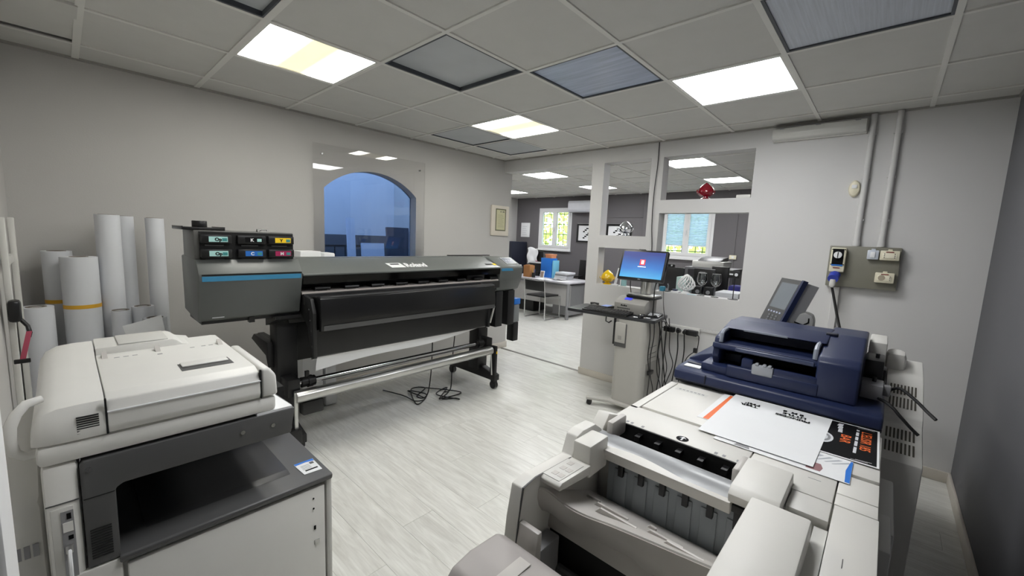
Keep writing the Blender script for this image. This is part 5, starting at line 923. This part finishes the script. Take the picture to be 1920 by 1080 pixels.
# desk close behind the partition with two screens
d2 = thing('counter_desk', 'grey desk just behind the partition opening', 'desk', (-1.5, 4.75, 0)); B().box(-2.35, -.75, 4.45, 5.15, .87, .90, bev=.004).build('desktop', mat('pale_desktop', (196, 194, 200), .35), d2)
for x, y in ((-2.3, 4.5), (-.8, 4.5), (-2.3, 5.1), (-.8, 5.1)): B().box(x-.025, x+.025, y-.025, y+.025, .003, .87).build('leg', STEEL, d2)
def scr(x0, x1, y, z0, z1, lab):
    t = thing('black_screen', lab, 'monitor', ((x0+x1)/2, y, .9005), 'screens facing away behind the partition'); xm = (x0+x1)/2
    B().box(x0, x1, y, y+.035, z0, z1, bev=.006).build('housing', BLK, t); B().box(xm-.03, xm+.03, y+.01, y+.05, .91, z0+.08).build('neck', BLK, t); B().box(xm-.1, xm+.1, y-.05, y+.12, .9005, .912, bev=.003).build('base', BLK, t); return t
scr(-2.07, -1.77, 4.95, .99, 1.25, 'black screen behind the partition right of the blue monitor'); a_ = scr(-1.56, -1.345, 4.66, .99, 1.275, 'black screen behind the wine glasses'); scr(-1.48, -1.30, 5.0, 1.0, 1.295, 'black screen farther back right of the wine glasses')
B().box(-1.50, -1.44, 4.657, 4.66, 1.235, 1.242).build('brand_mark', STEEL, a_)
wcm = thing('webcam', 'black webcam on top of the left office screen', 'webcam', (-1.93, 4.965, 1.2505)); B().box(-1.97, -1.89, 4.95, 4.985, 1.2505, 1.285, bev=.006).build('body', BLK, wcm); B().cyl((-1.92, 4.951, 1.27), (-1.92, 4.944, 1.27), .01, 14).build('lens', PAPERG, wcm)
for k, (lab, m) in enumerate((('left dark speaker with round cone on the office desk', BLK), ('right dark speaker with round cone on the office desk', BLK))):
    t = thing('desk_speaker', lab, 'speaker', (-1.45+.12*k, 4.50, .9005), 'small speakers behind the wine glasses'); B().box(-1.485+.105*k, -1.40+.105*k, 4.47, 4.55, .9005, 1.10, bev=.008).build('case', m, t); B().cyl((-1.443+.105*k, 4.471, 1.045), (-1.443+.105*k, 4.467, 1.045), .02, 18).build('cone', STEEL, t)
dp = thing('desk_printer', 'small white printer on a shelf behind the partition screens', 'printer', (-1.40, 5.3, 1.0)); B().box(-1.78, -1.42, 5.22, 5.55, 1.26, 1.34, bev=.01).build('body', WPL, dp); B().prism('x', [(5.22, 1.34), (5.55, 1.34), (5.55, 1.39), (5.35, 1.375)], -1.72, -1.46, bev=.004).build('lid', DKPL, dp)
sh = thing('side_shelf', 'grey shelf unit carrying the small white printer', 'shelf', (-1.6, 5.4, 0)); B().box(-1.85, -1.30, 5.18, 5.6, 1.235, 1.2595).build('top_board', STEEL, sh)
for x in (-1.83, -1.32): B().box(x-.015, x+.015, 5.2, 5.58, .003, 1.235).build('side_panel', STEEL, sh)
for k in range(3): small('paper_ream', [PAPER, WPL, PAPERG][k], ['lowest paper ream on the desk by the sign stand', 'middle paper ream on the desk by the sign stand', 'topmost paper ream on the desk by the sign stand'][k], 'paper ream', -1.30+.01*k, -1.06, 4.5, 4.80, .9005+.0535*k, .95+.0535*k, group='paper reams behind the sill')
tag(B().box(-1.25, -1.05, 4.85, 5.05, .9005, 1.10, bev=.01).box(-1.24, -1.06, 4.86, 5.04, 1.10, 1.106).build('indigo_box', mat('indigo_fabric', (44, 44, 120), .7)), 'indigo box behind the paper reams', 'box')
small('file_tray', mat('pale_green_tray', (196, 220, 214), .4), 'pale green file tray behind the white ornament', 'tray', -1.70, -1.60, 4.55, 4.75, .9005, 1.17)
flush_text()
